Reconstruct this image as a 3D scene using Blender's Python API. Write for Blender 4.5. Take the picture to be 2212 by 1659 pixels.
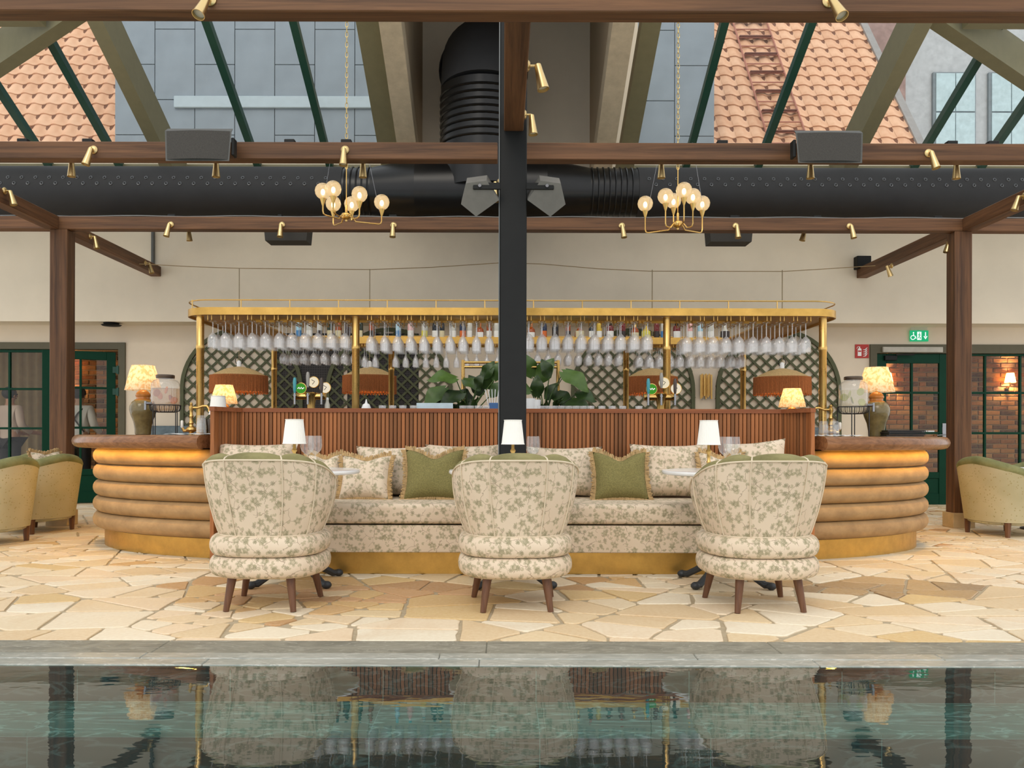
import bpy, math, random
from mathutils import Vector, Matrix, Euler
R = random.Random(7)
PI = math.pi
scene = bpy.context.scene
COL = scene.collection
for o in list(bpy.data.objects):
    bpy.data.objects.remove(o)

# ------------------------------------------------------------------ camera
cam_d = bpy.data.cameras.new('camera')
cam = bpy.data.objects.new('camera', cam_d)
COL.objects.link(cam)
cam_d.sensor_width = 36.0
cam_d.lens = 1800.0 / 2212.0 * 36.0
cam_d.shift_x = 19.0 / 2212.0
cam_d.shift_y = (941.0 - 829.5) / 2212.0
cam.matrix_world = Matrix.Translation((0, 0, 1.0)) @ Matrix.Rotation(PI / 2, 4, 'X') @ Matrix.Rotation(math.radians(0.14), 4, 'Z')
cam_d.clip_start = 0.05
cam_d.clip_end = 200
scene.camera = cam

# ------------------------------------------------------------------ world, sun, exposure
world = bpy.data.worlds.new('sky')
scene.world = world
world.use_nodes = True
_bg = world.node_tree.nodes['Background']
_bg.inputs[0].default_value = (0.95, 0.965, 0.985, 1)
_bg.inputs[1].default_value = 1.35
sun_d = bpy.data.lights.new('sun', 'SUN')
sun_d.energy = 0.8
sun_d.angle = math.radians(25)
sun_d.color = (1.0, 0.90, 0.76)
sun = bpy.data.objects.new('sun', sun_d)
COL.objects.link(sun)
sun.rotation_euler = (math.radians(52), 0, math.radians(-14))
scene.view_settings.view_transform = 'Standard'
scene.view_settings.look = 'None'
scene.view_settings.gamma = 1.0
scene.view_settings.use_curve_mapping = False
scene.view_settings.exposure = 0.0
scene.cycles.transparent_max_bounces = 20
scene.cycles.max_bounces = 6
scene.cycles.diffuse_bounces = 3
scene.cycles.glossy_bounces = 4
scene.cycles.transmission_bounces = 3
scene.cycles.caustics_reflective = False
scene.cycles.caustics_refractive = False

# ------------------------------------------------------------------ measuring: a pixel column / row at a known distance
def sx(x, Y): return (x - 1087.0) / 1800.0 * Y
def sz(y, Y): return 1.0 + (941.0 - y) / 1800.0 * Y

# ------------------------------------------------------------------ materials
def lin(c):
    return tuple((v / 255 / 12.92 if v / 255 <= 0.04045 else ((v / 255 + 0.055) / 1.055) ** 2.4) for v in c) + (1,)

def newmat(name):
    m = bpy.data.materials.new(name)
    m.use_nodes = True
    nt = m.node_tree
    nt.nodes.clear()
    out = nt.nodes.new('ShaderNodeOutputMaterial')
    return m, nt, out

def N(nt, typ, ins=None, **props):
    n = nt.nodes.new('ShaderNode' + typ)
    for k, v in props.items():
        setattr(n, k, v)
    for k, v in (ins or {}).items():
        s = n.inputs[k]
        if hasattr(v, 'is_output') or isinstance(v, bpy.types.NodeSocket):
            nt.links.new(v, s)
        else:
            s.default_value = v
    return n

def M2(nt, op, a, b=None):
    ins = {0: a}
    if b is not None:
        ins[1] = b
    return N(nt, 'Math', ins, operation=op).outputs[0]

def ramp(nt, fac, stops):
    n = N(nt, 'ValToRGB', {0: fac})
    cr = n.color_ramp
    while len(cr.elements) < len(stops):
        cr.elements.new(0.5)
    for e, (p, c) in zip(cr.elements, stops):
        e.position = p
        e.color = c
    return n.outputs[0]

def mixc(nt, fac, a, b, bt='MIX'):
    n = N(nt, 'Mix', data_type='RGBA', blend_type=bt)
    for i, v in ((0, fac), (6, a), (7, b)):
        if isinstance(v, bpy.types.NodeSocket):
            nt.links.new(v, n.inputs[i])
        else:
            n.inputs[i].default_value = v
    return n.outputs[2]

def bump(nt, h, strength=0.3, dist=0.01):
    return N(nt, 'Bump', {'Height': h, 'Strength': strength, 'Distance': dist}).outputs[0]

def principled(nt, out, color, rough=0.5, metal=0.0, normal=None, **kw):
    p = N(nt, 'BsdfPrincipled', {'Roughness': rough, 'Metallic': metal})
    if isinstance(color, bpy.types.NodeSocket):
        nt.links.new(color, p.inputs['Base Color'])
    else:
        p.inputs['Base Color'].default_value = color
    if normal is not None:
        nt.links.new(normal, p.inputs['Normal'])
    for k, v in kw.items():
        s = p.inputs[k]
        if isinstance(v, bpy.types.NodeSocket):
            nt.links.new(v, s)
        else:
            s.default_value = v
    nt.links.new(p.outputs[0], out.inputs[0])
    return p

def coords(nt, scale=(1, 1, 1), which='Object', rot=(0, 0, 0)):
    t = N(nt, 'TexCoord')
    return N(nt, 'Mapping', {'Vector': t.outputs[which], 'Scale': scale, 'Rotation': rot}).outputs[0]

def plain(name, rgb, rough=0.5, metal=0.0, var=0.12, scale=9.0, bstr=0.0, **kw):
    """a plain procedural surface with slight tonal grain"""
    m, nt, out = newmat(name)
    n = N(nt, 'TexNoise', {'Vector': coords(nt), 'Scale': scale, 'Detail': 5.0, 'Roughness': 0.6})
    c = lin(rgb)
    d = tuple(max(0, v * (1 - var)) for v in c[:3]) + (1,)
    e = tuple(min(1, v * (1 + var)) for v in c[:3]) + (1,)
    col = ramp(nt, n.outputs[0], [(0.3, d), (0.7, e)])
    nrm = bump(nt, n.outputs[0], bstr, 0.01) if bstr else None
    principled(nt, out, col, rough, metal, nrm, **kw)
    return m

def wood(name, dark, light, axis, fine=26.0, rough=0.55, per_object=0.0, long=0.9, bs=0.35):
    m, nt, out = newmat(name)
    sc = [fine, fine, fine]
    sc[axis] = long
    v = coords(nt, tuple(sc))
    n = N(nt, 'TexNoise', {'Vector': v, 'Scale': 1.0, 'Detail': 6.0, 'Roughness': 0.65, 'Distortion': 0.6})
    sc2 = [5.0, 5.0, 5.0]
    sc2[axis] = 0.5
    n2 = N(nt, 'TexNoise', {'Vector': coords(nt, tuple(sc2)), 'Scale': 1.0, 'Detail': 3.0})
    f = M2(nt, 'MULTIPLY_ADD', n.outputs[0], 0.65)
    f.node.inputs[2].default_value = 0.0
    f = M2(nt, 'ADD', f, M2(nt, 'MULTIPLY', n2.outputs[0], 0.35))
    col = ramp(nt, f, [(0.33, lin(dark)), (0.66, lin(light))])
    if per_object:
        oi = N(nt, 'ObjectInfo')
        g = ramp(nt, oi.outputs['Random'], [(0.0, (1 - per_object, 1 - per_object, 1 - per_object, 1)), (1.0, (1 + per_object * .5, 1 + per_object * .35, 1 + per_object * .3, 1))])
        col = mixc(nt, 1.0, col, g, 'MULTIPLY')
    principled(nt, out, col, rough, 0.0, bump(nt, n.outputs[0], bs, 0.004), **{'Specular IOR Level': 0.3})
    return m

def metalmat(name, rgb, rough=0.25, var=0.25, scale=6.0):
    m, nt, out = newmat(name)
    n = N(nt, 'TexNoise', {'Vector': coords(nt), 'Scale': scale, 'Detail': 6.0, 'Roughness': 0.7})
    c = lin(rgb)
    col = ramp(nt, n.outputs[0], [(0.3, tuple(v * (1 - var) for v in c[:3]) + (1,)), (0.65, c)])
    r = N(nt, 'MapRange', {0: n.outputs[0], 1: 0.3, 2: 0.7, 3: rough * 1.4, 4: rough * 0.8}).outputs[0]
    p = principled(nt, out, col, 0.3, 1.0)
    nt.links.new(r, p.inputs['Roughness'])
    return m

def velvet(name, rgb, light, rough=0.8):
    m, nt, out = newmat(name)
    n = N(nt, 'TexNoise', {'Vector': coords(nt, (1, 1, 1.6)), 'Scale': 5.0, 'Detail': 5.0, 'Roughness': 0.65})
    nf = N(nt, 'TexNoise', {'Vector': coords(nt), 'Scale': 220.0, 'Detail': 2.0})
    col = ramp(nt, n.outputs[0], [(0.32, lin(rgb)), (0.7, lin(light))])
    principled(nt, out, col, rough, 0.0, bump(nt, nf.outputs[0], 0.25, 0.002), **{'Sheen Weight': 0.35, 'Sheen Roughness': 0.4, 'Sheen Tint': lin(light)})
    return m

def floral(name, base, base2, green, green2, vine, s=1.0):
    """cream linen printed with sage flowers, leaves and thin vines (in metres of UV)"""
    m, nt, out = newmat(name)
    uv = N(nt, 'TexCoord').outputs['UV']
    def layer(freq, off):
        co = N(nt, 'Mapping', {'Vector': uv, 'Scale': (freq * s, freq * s, freq * s), 'Location': off}).outputs[0]
        vo = N(nt, 'TexVoronoi', {'Vector': co, 'Scale': 1.0, 'Randomness': 0.75}, voronoi_dimensions='2D', feature='F1')
        d = N(nt, 'VectorMath', {0: co, 1: vo.outputs['Position']}, operation='SUBTRACT').outputs[0]
        sep = N(nt, 'SeparateXYZ', {0: d})
        cc = N(nt, 'SeparateColor', {0: vo.outputs['Color']})
        x, y = sep.outputs[0], sep.outputs[1]
        r = M2(nt, 'SQRT', M2(nt, 'ADD', M2(nt, 'MULTIPLY', x, x), M2(nt, 'MULTIPLY', y, y)))
        a = M2(nt, 'ADD', M2(nt, 'ARCTAN2', y, x), M2(nt, 'MULTIPLY', cc.outputs[0], 6.283))
        return r, a, cc
    def below(a, b, soft=0.03):
        return N(nt, 'MapRange', {0: M2(nt, 'SUBTRACT', b, a), 1: -soft, 2: soft, 3: 0.0, 4: 1.0}).outputs[0]
    # big flowers
    r, a, cc = layer(8.6, (0.3, 0.1, 0))
    pet = M2(nt, 'ABSOLUTE', M2(nt, 'COSINE', M2(nt, 'MULTIPLY', a, 2.5)))
    rad = M2(nt, 'MULTIPLY_ADD', pet, 0.17)
    rad.node.inputs[2].default_value = 0.16
    on = M2(nt, 'GREATER_THAN', cc.outputs[1], 0.12)
    fl = M2(nt, 'MULTIPLY', below(r, rad), on)
    ring = M2(nt, 'MULTIPLY', below(M2(nt, 'ABSOLUTE', M2(nt, 'SUBTRACT', r, M2(nt, 'MULTIPLY', rad, 0.55))), 0.028, 0.02), on)
    # crescents / leaves
    r2, a2, cc2 = layer(17.0, (3.3, 7.1, 0))
    c2 = M2(nt, 'ABSOLUTE', M2(nt, 'COSINE', M2(nt, 'MULTIPLY', a2, 0.5)))
    rad2 = M2(nt, 'MULTIPLY', M2(nt, 'POWER', c2, 3.0), 0.46)
    on2 = M2(nt, 'GREATER_THAN', cc2.outputs[1], 0.15)
    lf = M2(nt, 'MULTIPLY', below(r2, rad2, 0.04), M2(nt, 'MULTIPLY', on2, below(0.12, r2, 0.04)))
    # spiky small blooms
    r3, a3, cc3 = layer(12.0, (11.3, 2.1, 0))
    rad3 = M2(nt, 'MULTIPLY_ADD', M2(nt, 'ABSOLUTE', M2(nt, 'COSINE', M2(nt, 'MULTIPLY', a3, 4.0))), 0.20)
    rad3.node.inputs[2].default_value = 0.05
    on3 = M2(nt, 'GREATER_THAN', cc3.outputs[1], 0.4)
    sp = M2(nt, 'MULTIPLY', below(r3, rad3, 0.03), on3)
    # vines
    nz = N(nt, 'TexNoise', {'Vector': uv, 'Scale': 14.0 * s, 'Detail': 2.0})
    dv = N(nt, 'VectorMath', {0: nz.outputs['Color'], 1: (0.06, 0.06, 0.0)}, operation='MULTIPLY').outputs[0]
    vc = N(nt, 'VectorMath', {0: uv, 1: dv}, operation='ADD').outputs[0]
    ve = N(nt, 'TexVoronoi', {'Vector': vc, 'Scale': 9.0 * s}, voronoi_dimensions='2D', feature='DISTANCE_TO_EDGE')
    vn = N(nt, 'TexNoise', {'Vector': uv, 'Scale': 9.0 * s})
    vi = M2(nt, 'MULTIPLY', below(ve.outputs['Distance'], 0.022, 0.008), M2(nt, 'GREATER_THAN', vn.outputs[0], 0.46))
    w = N(nt, 'TexNoise', {'Vector': uv, 'Scale': 3.0, 'Detail': 3.0})
    col = ramp(nt, w.outputs[0], [(0.35, lin(base2)), (0.6, lin(base))])
    col = mixc(nt, M2(nt, 'MULTIPLY', vi, 0.6), col, lin(vine))
    col = mixc(nt, M2(nt, 'MULTIPLY', lf, 0.62), col, lin(green2))
    col = mixc(nt, M2(nt, 'MULTIPLY', sp, 0.7), col, lin(green))
    col = mixc(nt, M2(nt, 'MULTIPLY', fl, 0.5), col, lin(green2))
    col = mixc(nt, M2(nt, 'MULTIPLY', ring, 0.7), col, lin(green))
    wv = N(nt, 'TexNoise', {'Vector': uv, 'Scale': 500.0})
    principled(nt, out, col, 0.85, 0.0, bump(nt, wv.outputs[0], 0.15, 0.002))
    return m

def schlick(nt, ior, boost=0.0, normal=None):
    lw = N(nt, 'LayerWeight', {'Blend': 0.5})
    if normal is not None:
        nt.links.new(normal, lw.inputs['Normal'])
    f0 = ((ior - 1) / (ior + 1)) ** 2 + boost
    n = N(nt, 'Math', {0: M2(nt, 'POWER', lw.outputs['Facing'], 5.0), 1: 1 - f0, 2: f0}, operation='MULTIPLY_ADD')
    return n.outputs[0]

def glassmat(name, tint=(1, 1, 1, 1), ior=1.45, haze=0.0, hazecol=(1, 1, 1, 1), rough=0.02, boost=0.0, dust=False):
    """thin glass: fresnel reflection over a see-through pane, with an even whitish haze, mottled where dusty"""
    m, nt, out = newmat(name)
    nz = N(nt, 'TexNoise', {'Vector': coords(nt), 'Scale': 3.0, 'Detail': 4.0}) if dust else None
    f = schlick(nt, ior, boost)
    tr = N(nt, 'BsdfTransparent', {0: tint})
    gl = N(nt, 'BsdfGlossy', {'Roughness': rough, 'Color': (1, 1, 1, 1)})
    sh = tr.outputs[0]
    if haze:
        df = N(nt, 'BsdfDiffuse', {0: hazecol})
        hz = N(nt, 'MapRange', {0: nz.outputs[0], 1: 0.3, 2: 0.75, 3: haze * 0.5, 4: haze * 1.5}).outputs[0] if dust else haze
        sh = N(nt, 'MixShader', {0: hz, 1: sh, 2: df.outputs[0]}).outputs[0]
    mx = N(nt, 'MixShader', {0: f, 1: sh, 2: gl.outputs[0]})
    nt.links.new(mx.outputs[0], out.inputs[0])
    return m

def emitmat(name, rgb, strength):
    m, nt, out = newmat(name)
    e = N(nt, 'Emission', {0: lin(rgb), 1: strength})
    nt.links.new(e.outputs[0], out.inputs[0])
    return m

def shademat(name, a, b, trans=0.55, glow=0.0):
    """pleated printed fabric lampshade that lets lamp light through"""
    m, nt, out = newmat(name)
    n = N(nt, 'TexNoise', {'Vector': coords(nt), 'Scale': 34.0, 'Detail': 3.0})
    col = ramp(nt, n.outputs[0], [(0.47, lin(a)), (0.58, lin(b))])
    d = N(nt, 'BsdfDiffuse', {0: col})
    t = N(nt, 'BsdfTranslucent', {0: col})
    mx = N(nt, 'MixShader', {0: trans, 1: d.outputs[0], 2: t.outputs[0]})
    nt.links.new(mx.outputs[0], out.inputs[0])
    return m

W_ = {}
BEAM_D, BEAM_L = (58, 38, 24), (124, 86, 56)
W_['beam_x'] = wood('beam timber along x', BEAM_D, BEAM_L, 0)
W_['beam_y'] = wood('beam timber along y', BEAM_D, BEAM_L, 1)
W_['beam_z'] = wood('beam timber along z', BEAM_D, BEAM_L, 2)
W_['slat'] = wood('oiled slat', (124, 76, 42), (184, 122, 74), 2, 40, 0.5, 0.42, 2.0)
W_['slat_x'] = wood('oiled cap rail', (116, 64, 38), (160, 98, 60), 0, 40, 0.5)
W_['counter'] = wood('varnished worktop', (104, 68, 42), (162, 114, 76), 0, 30, 0.22, 0, 2.5, 0.1)
W_['leg'] = wood('dark leg', (82, 54, 40), (122, 86, 62), 2, 50, 0.4)
W_['dark'] = plain('dark core', (40, 28, 20), 0.8)
brass = metalmat('brass', (220, 180, 108), 0.27, 0.12)
brass_dull = metalmat('brushed brass sheet', (212, 168, 90), 0.33, 0.28, 4.0)
brass_spot = metalmat('spotlight brass', (218, 190, 134), 0.32, 0.08)
steel = metalmat('steel', (150, 150, 152), 0.25, 0.1)
black_metal = plain('black painted steel', (20, 21, 20), 0.6, **{'Specular IOR Level': 0.3})
iron = plain('cast iron', (44, 48, 52), 0.5)
black_duct = plain('black duct sheet', (22, 22, 22), 0.3, 0.3)
duct_cloth = plain('black duct cloth', (30, 30, 31), 0.7, 0, 0.15, 4.0, 0.3)
spk = plain('speaker cabinet', (78, 78, 74), 0.6, 0, 0.1, 30)
spk_grille = plain('speaker grille', (56, 53, 48), 0.75, 0, 0.3, 160)
wallm = plain('wall plaster', (226, 214, 192), 0.9, 0, 0.04, 2.0, 0.05)
wallm2 = plain('lower wall plaster', (222, 208, 186), 0.9, 0, 0.04, 2.0, 0.05)
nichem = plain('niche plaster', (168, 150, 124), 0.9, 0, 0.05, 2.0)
olive = plain('olive roof steel', (126, 120, 90), 0.55, 0, 0.06)
olive_trim = plain('olive door trim', (78, 72, 46), 0.5, 0, 0.06)
teal = plain('dark green glazing bar', (26, 72, 58), 0.45, 0, 0.1)
doorgreen = plain('green door paint', (2, 54, 36), 0.5, 0, 0.08, **{'Specular IOR Level': 0.15})
trellis_m = plain('trellis paint', (80, 84, 56), 0.7, 0, 0.1)
grille_dark = plain('dark mesh', (36, 33, 32), 0.7, 0, 0.1)
white_shade = plain('white pleated cloth', (248, 246, 238), 0.85, 0, 0.02)
marble = plain('white marble', (240, 240, 238), 0.15, 0, 0.05, 6)
cream_pipe = plain('cream piping', (216, 200, 174), 0.8, 0, 0.05)
green_v = velvet('sage velvet', (104, 98, 58), (146, 138, 92))
green_boucle = plain('green boucle', (132, 124, 74), .95, 0, .28, 110, 0.9)
arm_v = velvet('arm rim velvet', (104, 106, 64), (142, 142, 94))
roll_v = velvet('tan velvet', (142, 112, 74), (178, 144, 98), 0.7)
blue_v = velvet('blue grey velvet', (70, 84, 92), (110, 126, 132))
flor = floral('floral linen', (224, 206, 182), (216, 196, 171), (130, 126, 96), (164, 155, 122), (140, 120, 98), 1.4)
fringe_m = plain('tan fringe', (186, 156, 110), 0.9, 0, 0.25, 30)
paper = plain('paper', (238, 238, 236), 0.8, 0, 0.03)
glass_m = glassmat('clear glass', (0.97, 0.98, 0.98, 1), 1.45, 0.10, (0.95, 0.93, 0.92, 1), 0.03, 0.02)
glass_hang = glassmat('hanging glass', (0.96, 0.96, 0.96, 1), 1.45, 0.26, (0.98, 0.96, 0.95, 1), 0.05, 0.05)
door_glass = glassmat('door glass', (0.92, 0.92, 0.90, 1), 1.3)
roof_glass = glassmat('roof glass', (0.92, 0.95, 0.96, 1), 1.12, 0.08, (0.75, 0.82, 0.86, 1), dust=True)
black_leather = plain('black folder', (26, 26, 28), 0.3)
# ------------------------------------------------------------------ mesh helpers
class MB:
    def __init__(s):
        s.v, s.f, s.uv = [], [], []
    def add(s, vs, fs, uv=None):
        b = len(s.v)
        s.v += [tuple(p) for p in vs]
        s.uv += list(uv) if uv else [(p[0] + p[1], p[2]) for p in s.v[b:]]
        s.f += [tuple(i + b for i in f) for f in fs]
        return s
    def box(s, x0, x1, y0, y1, z0, z1, c=0.0, rot=None, at=None):
        if c <= 0:
            vs = [(x, y, z) for z in (z0, z1) for y in (y0, y1) for x in (x0, x1)]
            fs = [(0, 2, 3, 1), (4, 5, 7, 6), (0, 1, 5, 4), (2, 6, 7, 3), (0, 4, 6, 2), (1, 3, 7, 5)]
        else:
            vs, idx = [], {}
            lo, hi = (x0, y0, z0), (x1, y1, z1)
            for sx_ in (0, 1):
                for sy_ in (0, 1):
                    for sz_ in (0, 1):
                        sg = (sx_, sy_, sz_)
                        for ax in range(3):
                            p = [hi[k] if sg[k] else lo[k] for k in range(3)]
                            for k in range(3):
                                if k != ax:
                                    p[k] += -c if sg[k] else c
                            idx[sg + (ax,)] = len(vs)
                            vs.append(tuple(p))
            fs = []
            for ax in range(3):
                o1, o2 = (ax + 1) % 3, (ax + 2) % 3
                for e in (0, 1):
                    q = []
                    for (a, b) in ((0, 0), (1, 0), (1, 1), (0, 1)):
                        sg = [0, 0, 0]
                        sg[ax] = e; sg[o1] = a; sg[o2] = b
                        q.append(idx[tuple(sg) + (ax,)])
                    fs.append(tuple(q) if e else tuple(q[::-1]))
                for a in (0, 1):
                    for b in (0, 1):
                        s0, s1 = [0, 0, 0], [0, 0, 0]
                        s0[o1] = s1[o1] = a; s0[o2] = s1[o2] = b
                        s1[ax] = 1
                        q = [idx[tuple(s0) + (o1,)], idx[tuple(s1) + (o1,)], idx[tuple(s1) + (o2,)], idx[tuple(s0) + (o2,)]]
                        fs.append(tuple(q))
            for k in range(8):
                sg = (k >> 2 & 1, k >> 1 & 1, k & 1)
                fs.append(tuple(idx[sg + (a,)] for a in range(3)))
        if rot is not None:
            vs = [rot @ Vector(p) for p in vs]
        if at is not None:
            vs = [Vector(p) + Vector(at) for p in vs]
        return s.add(vs, fs)
    def cyl(s, p0, p1, r0, r1=None, n=12, caps=True):
        r1 = r0 if r1 is None else r1
        p0, p1 = Vector(p0), Vector(p1)
        d = (p1 - p0).normalized()
        a = d.orthogonal().normalized()
        b = d.cross(a)
        vs, uv = [], []
        L = (p1 - p0).length
        for (p, r, h) in ((p0, r0, 0), (p1, r1, L)):
            for i in range(n):
                t = 2 * PI * i / n
                vs.append(p + a * (r * math.cos(t)) + b * (r * math.sin(t)))
                uv.append((i / n * 2 * PI * r0, h))
        fs = [(i, (i + 1) % n, n + (i + 1) % n, n + i) for i in range(n)]
        if caps:
            fs += [tuple(range(n))[::-1], tuple(range(n, 2 * n))]
        return s.add(vs, fs, uv)
    def lathe(s, prof, n=20, at=(0, 0, 0), rfun=None, capb=True, capt=True, arc=(0, 2 * PI)):
        vs, uv = [], []
        full = abs(arc[1] - arc[0] - 2 * PI) < 1e-6
        m = n if full else n + 1
        for (r, z) in prof:
            for i in range(m):
                t = arc[0] + (arc[1] - arc[0]) * i / n
                rr = rfun(r, z, t, i) if rfun else r
                vs.append((at[0] + rr * math.cos(t), at[1] + rr * math.sin(t), at[2] + z))
                uv.append((t * 0.1, z))
        fs = []
        for j in range(len(prof) - 1):
            for i in range(n):
                k = (i + 1) % m
                fs.append((j * m + i, j * m + k, (j + 1) * m + k, (j + 1) * m + i))
        if full and capb:
            fs.append(tuple(range(m))[::-1])
        if full and capt:
            fs.append(tuple(range((len(prof) - 1) * m, len(prof) * m)))
        return s.add(vs, fs, uv)
    def tube(s, pts, r, n=8, closed=False, caps=True):
        P = [Vector(p) for p in pts]
        m = len(P)
        rs = r if isinstance(r, (list, tuple)) else [r] * m
        vs, up = [], None
        for i, p in enumerate(P):
            a = P[i - 1] if (i or closed) else p
            b = P[(i + 1) % m] if (i < m - 1 or closed) else p
            d = (b - a).normalized()
            if up is None:
                up = d.orthogonal().normalized()
            up = (up - d * up.dot(d))
            up = up.normalized() if up.length > 1e-6 else d.orthogonal().normalized()
            w = d.cross(up)
            for k in range(n):
                t = 2 * PI * k / n
                vs.append(p + up * (rs[i] * math.cos(t)) + w * (rs[i] * math.sin(t)))
        fs = []
        for i in range(m if closed else m - 1):
            j = (i + 1) % m
            for k in range(n):
                l = (k + 1) % n
                fs.append((i * n + k, i * n + l, j * n + l, j * n + k))
        if not closed and caps:
            fs += [tuple(range(n))[::-1], tuple(range((m - 1) * n, m * n))]
        return s.add(vs, fs)
    def grid(s, nu, nv, fun, cu=False):
        """fun(i, j) -> (point, uv); i over 0..nu, j over 0..nv"""
        vs, uv = [], []
        mu = nu if cu else nu + 1
        for j in range(nv + 1):
            for i in range(mu):
                p, t = fun(i, j)
                vs.append(p); uv.append(t)
        fs = []
        for j in range(nv):
            for i in range(nu):
                k = (i + 1) % mu
                fs.append((j * mu + i, j * mu + k, (j + 1) * mu + k, (j + 1) * mu + i))
        return s.add(vs, fs, uv)
    def prism(s, poly, z0, z1, axis='z', at=(0, 0, 0)):
        n = len(poly)
        def P(a, b, c):
            q = {'z': (a, b, c), 'y': (a, c, b), 'x': (c, a, b)}[axis]
            return (q[0] + at[0], q[1] + at[1], q[2] + at[2])
        vs = [P(a, b, z0) for a, b in poly] + [P(a, b, z1) for a, b in poly]
        fs = [tuple(range(n))[::-1], tuple(range(n, 2 * n))] + [(i, (i + 1) % n, n + (i + 1) % n, n + i) for i in range(n)]
        return s.add(vs, fs)
    def sphere(s, c, r, n=14, m=9, sq=(1, 1, 1)):
        prof = [(max(1e-4, r * math.sin(PI * j / m)), -r * math.cos(PI * j / m)) for j in range(m + 1)]
        b = len(s.v)
        s.lathe(prof, n)
        for i in range(b, len(s.v)):
            x, y, z = s.v[i]
            s.v[i] = (c[0] + x * sq[0], c[1] + y * sq[1], c[2] + z * sq[2])
        return s
    def mesh(s, name, mat, smooth=True, ang=40):
        me = bpy.data.meshes.new(name)
        me.from_pydata(s.v, [], s.f)
        me.materials.append(mat)
        ul = me.uv_layers.new(name='UVMap')
        li = [0] * len(me.loops)
        me.loops.foreach_get('vertex_index', li)
        flat = [0.0] * (2 * len(li))
        for k, vi in enumerate(li):
            flat[2 * k], flat[2 * k + 1] = s.uv[vi]
        ul.data.foreach_set('uv', flat)
        import bmesh
        bm = bmesh.new()
        bm.from_mesh(me)
        bmesh.ops.recalc_face_normals(bm, faces=bm.faces)
        bm.to_mesh(me)
        bm.free()
        if smooth:
            me.polygons.foreach_set('use_smooth', [True] * len(me.polygons))
            me.set_sharp_from_angle(angle=math.radians(ang))
        return me

def put(name, me, parent=None, loc=None, rot=None):
    o = bpy.data.objects.new(name, me)
    COL.objects.link(o)
    if parent is not None:
        o.parent = parent
    if loc is not None:
        o.location = loc
    if rot is not None:
        o.rotation_euler = rot
    return o

def part(name, mb, mat, parent=None, smooth=True, ang=40, loc=None, rot=None):
    return put(name, mb.mesh(name, mat, smooth, ang), parent, loc, rot)

def tag(o, label, cat=None, group=None, kind=None):
    if label: o['label'] = label
    if cat: o['category'] = cat
    if group: o['group'] = group
    if kind: o['kind'] = kind
    return o

def thing(name, label, cat, loc=(0, 0, 0), rz=0.0, group=None):
    o = bpy.data.objects.new(name, None)
    COL.objects.link(o)
    o.location = loc
    o.rotation_euler = (0, 0, rz)
    o.empty_display_size = 0.1
    return tag(o, label, cat, group)

KIDS = {}
def copy_tree(src, label, loc, rz=None, group=None):
    r = src.copy()
    COL.objects.link(r)
    r.location = loc
    if rz is not None:
        r.rotation_euler = (0, 0, rz)
    r['label'] = label
    if group: r['group'] = group
    for ch in list(src.children):
        c = ch.copy(); COL.objects.link(c); c.parent = r
        for g in list(ch.children):
            d = g.copy(); COL.objects.link(d); d.parent = c
    return r

def struct(name, mb, mat, label, smooth=False):
    o = part(name, mb, mat, None, smooth)
    o['kind'] = 'structure'
    o['label'] = label
    return o

def struct_root(name, label):
    o = bpy.data.objects.new(name, None)
    COL.objects.link(o)
    o['kind'] = 'structure'
    o['label'] = label
    return o

def lamp_light(name, parent, loc, watts, color=(1.0, 0.62, 0.25), size=0.03):
    l = bpy.data.lights.new(name, 'POINT')
    l.energy = watts
    l.color = color
    l.shadow_soft_size = size
    o = bpy.data.objects.new(name, l)
    COL.objects.link(o)
    o.parent = parent
    o.location = loc
    return o

def superell(a, b, n, t):
    c, s_ = math.cos(t), math.sin(t)
    return (a * math.copysign(abs(c) ** (2.0 / n), c), b * math.copysign(abs(s_) ** (2.0 / n), s_))

# ================================================================== THE SETTING
# ---- crazy paving floor
m, nt, out = newmat('flagstone')
at_ = N(nt, 'Attribute', attribute_name='tint')
nz = N(nt, 'TexNoise', {'Vector': coords(nt, (1, 1, 1)), 'Scale': 2.2, 'Detail': 6.0, 'Roughness': 0.65, 'Distortion': 1.2})
nf = N(nt, 'TexNoise', {'Vector': coords(nt), 'Scale': 45.0, 'Detail': 4.0})
st = ramp(nt, nz.outputs[0], [(0.50, (0, 0, 0, 1)), (0.72, (1, 1, 1, 1))])
c1 = mixc(nt, M2(nt, 'MULTIPLY', N(nt, 'SeparateColor', {0: st}).outputs[0], 0.32), at_.outputs['Color'], lin((198, 152, 96)))
c1 = mixc(nt, 0.22, c1, ramp(nt, nf.outputs[0], [(0.3, lin((206, 180, 140))), (0.7, lin((246, 236, 212)))]))
wv = N(nt, 'TexNoise', {'Vector': coords(nt, (0.9, 1.6, 1)), 'Scale': 1.1, 'Detail': 3.0})
rg = N(nt, 'MapRange', {0: wv.outputs[0], 1: 0.35, 2: 0.7, 3: 0.6, 4: 0.38}).outputs[0]
principled(nt, out, c1, rg, 0.0, bump(nt, nf.outputs[0], 0.12, 0.004))
flag_m = m
grout = plain('paving mortar', (176, 160, 132), 0.9, 0, 0.12, 30)

FY0, FY1 = 4.06, 12.32
floor = struct('floor', MB().box(-9.5, 9.5, FY0, FY1 + 2.2, -0.4, -0.007), grout, 'pale crazy paving floor with cream and ochre flagstones')
def clip(poly, n, d):
    o = []
    for i in range(len(poly)):
        a, b = poly[i], poly[(i + 1) % len(poly)]
        da, db = a[0] * n[0] + a[1] * n[1] - d, b[0] * n[0] + b[1] * n[1] - d
        if da <= 0:
            o.append(a)
        if (da < 0 < db) or (db < 0 < da):
            t = da / (da - db)
            o.append((a[0] + (b[0] - a[0]) * t, a[1] + (b[1] - a[1]) * t))
    return o
RF = random.Random(3)
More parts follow.
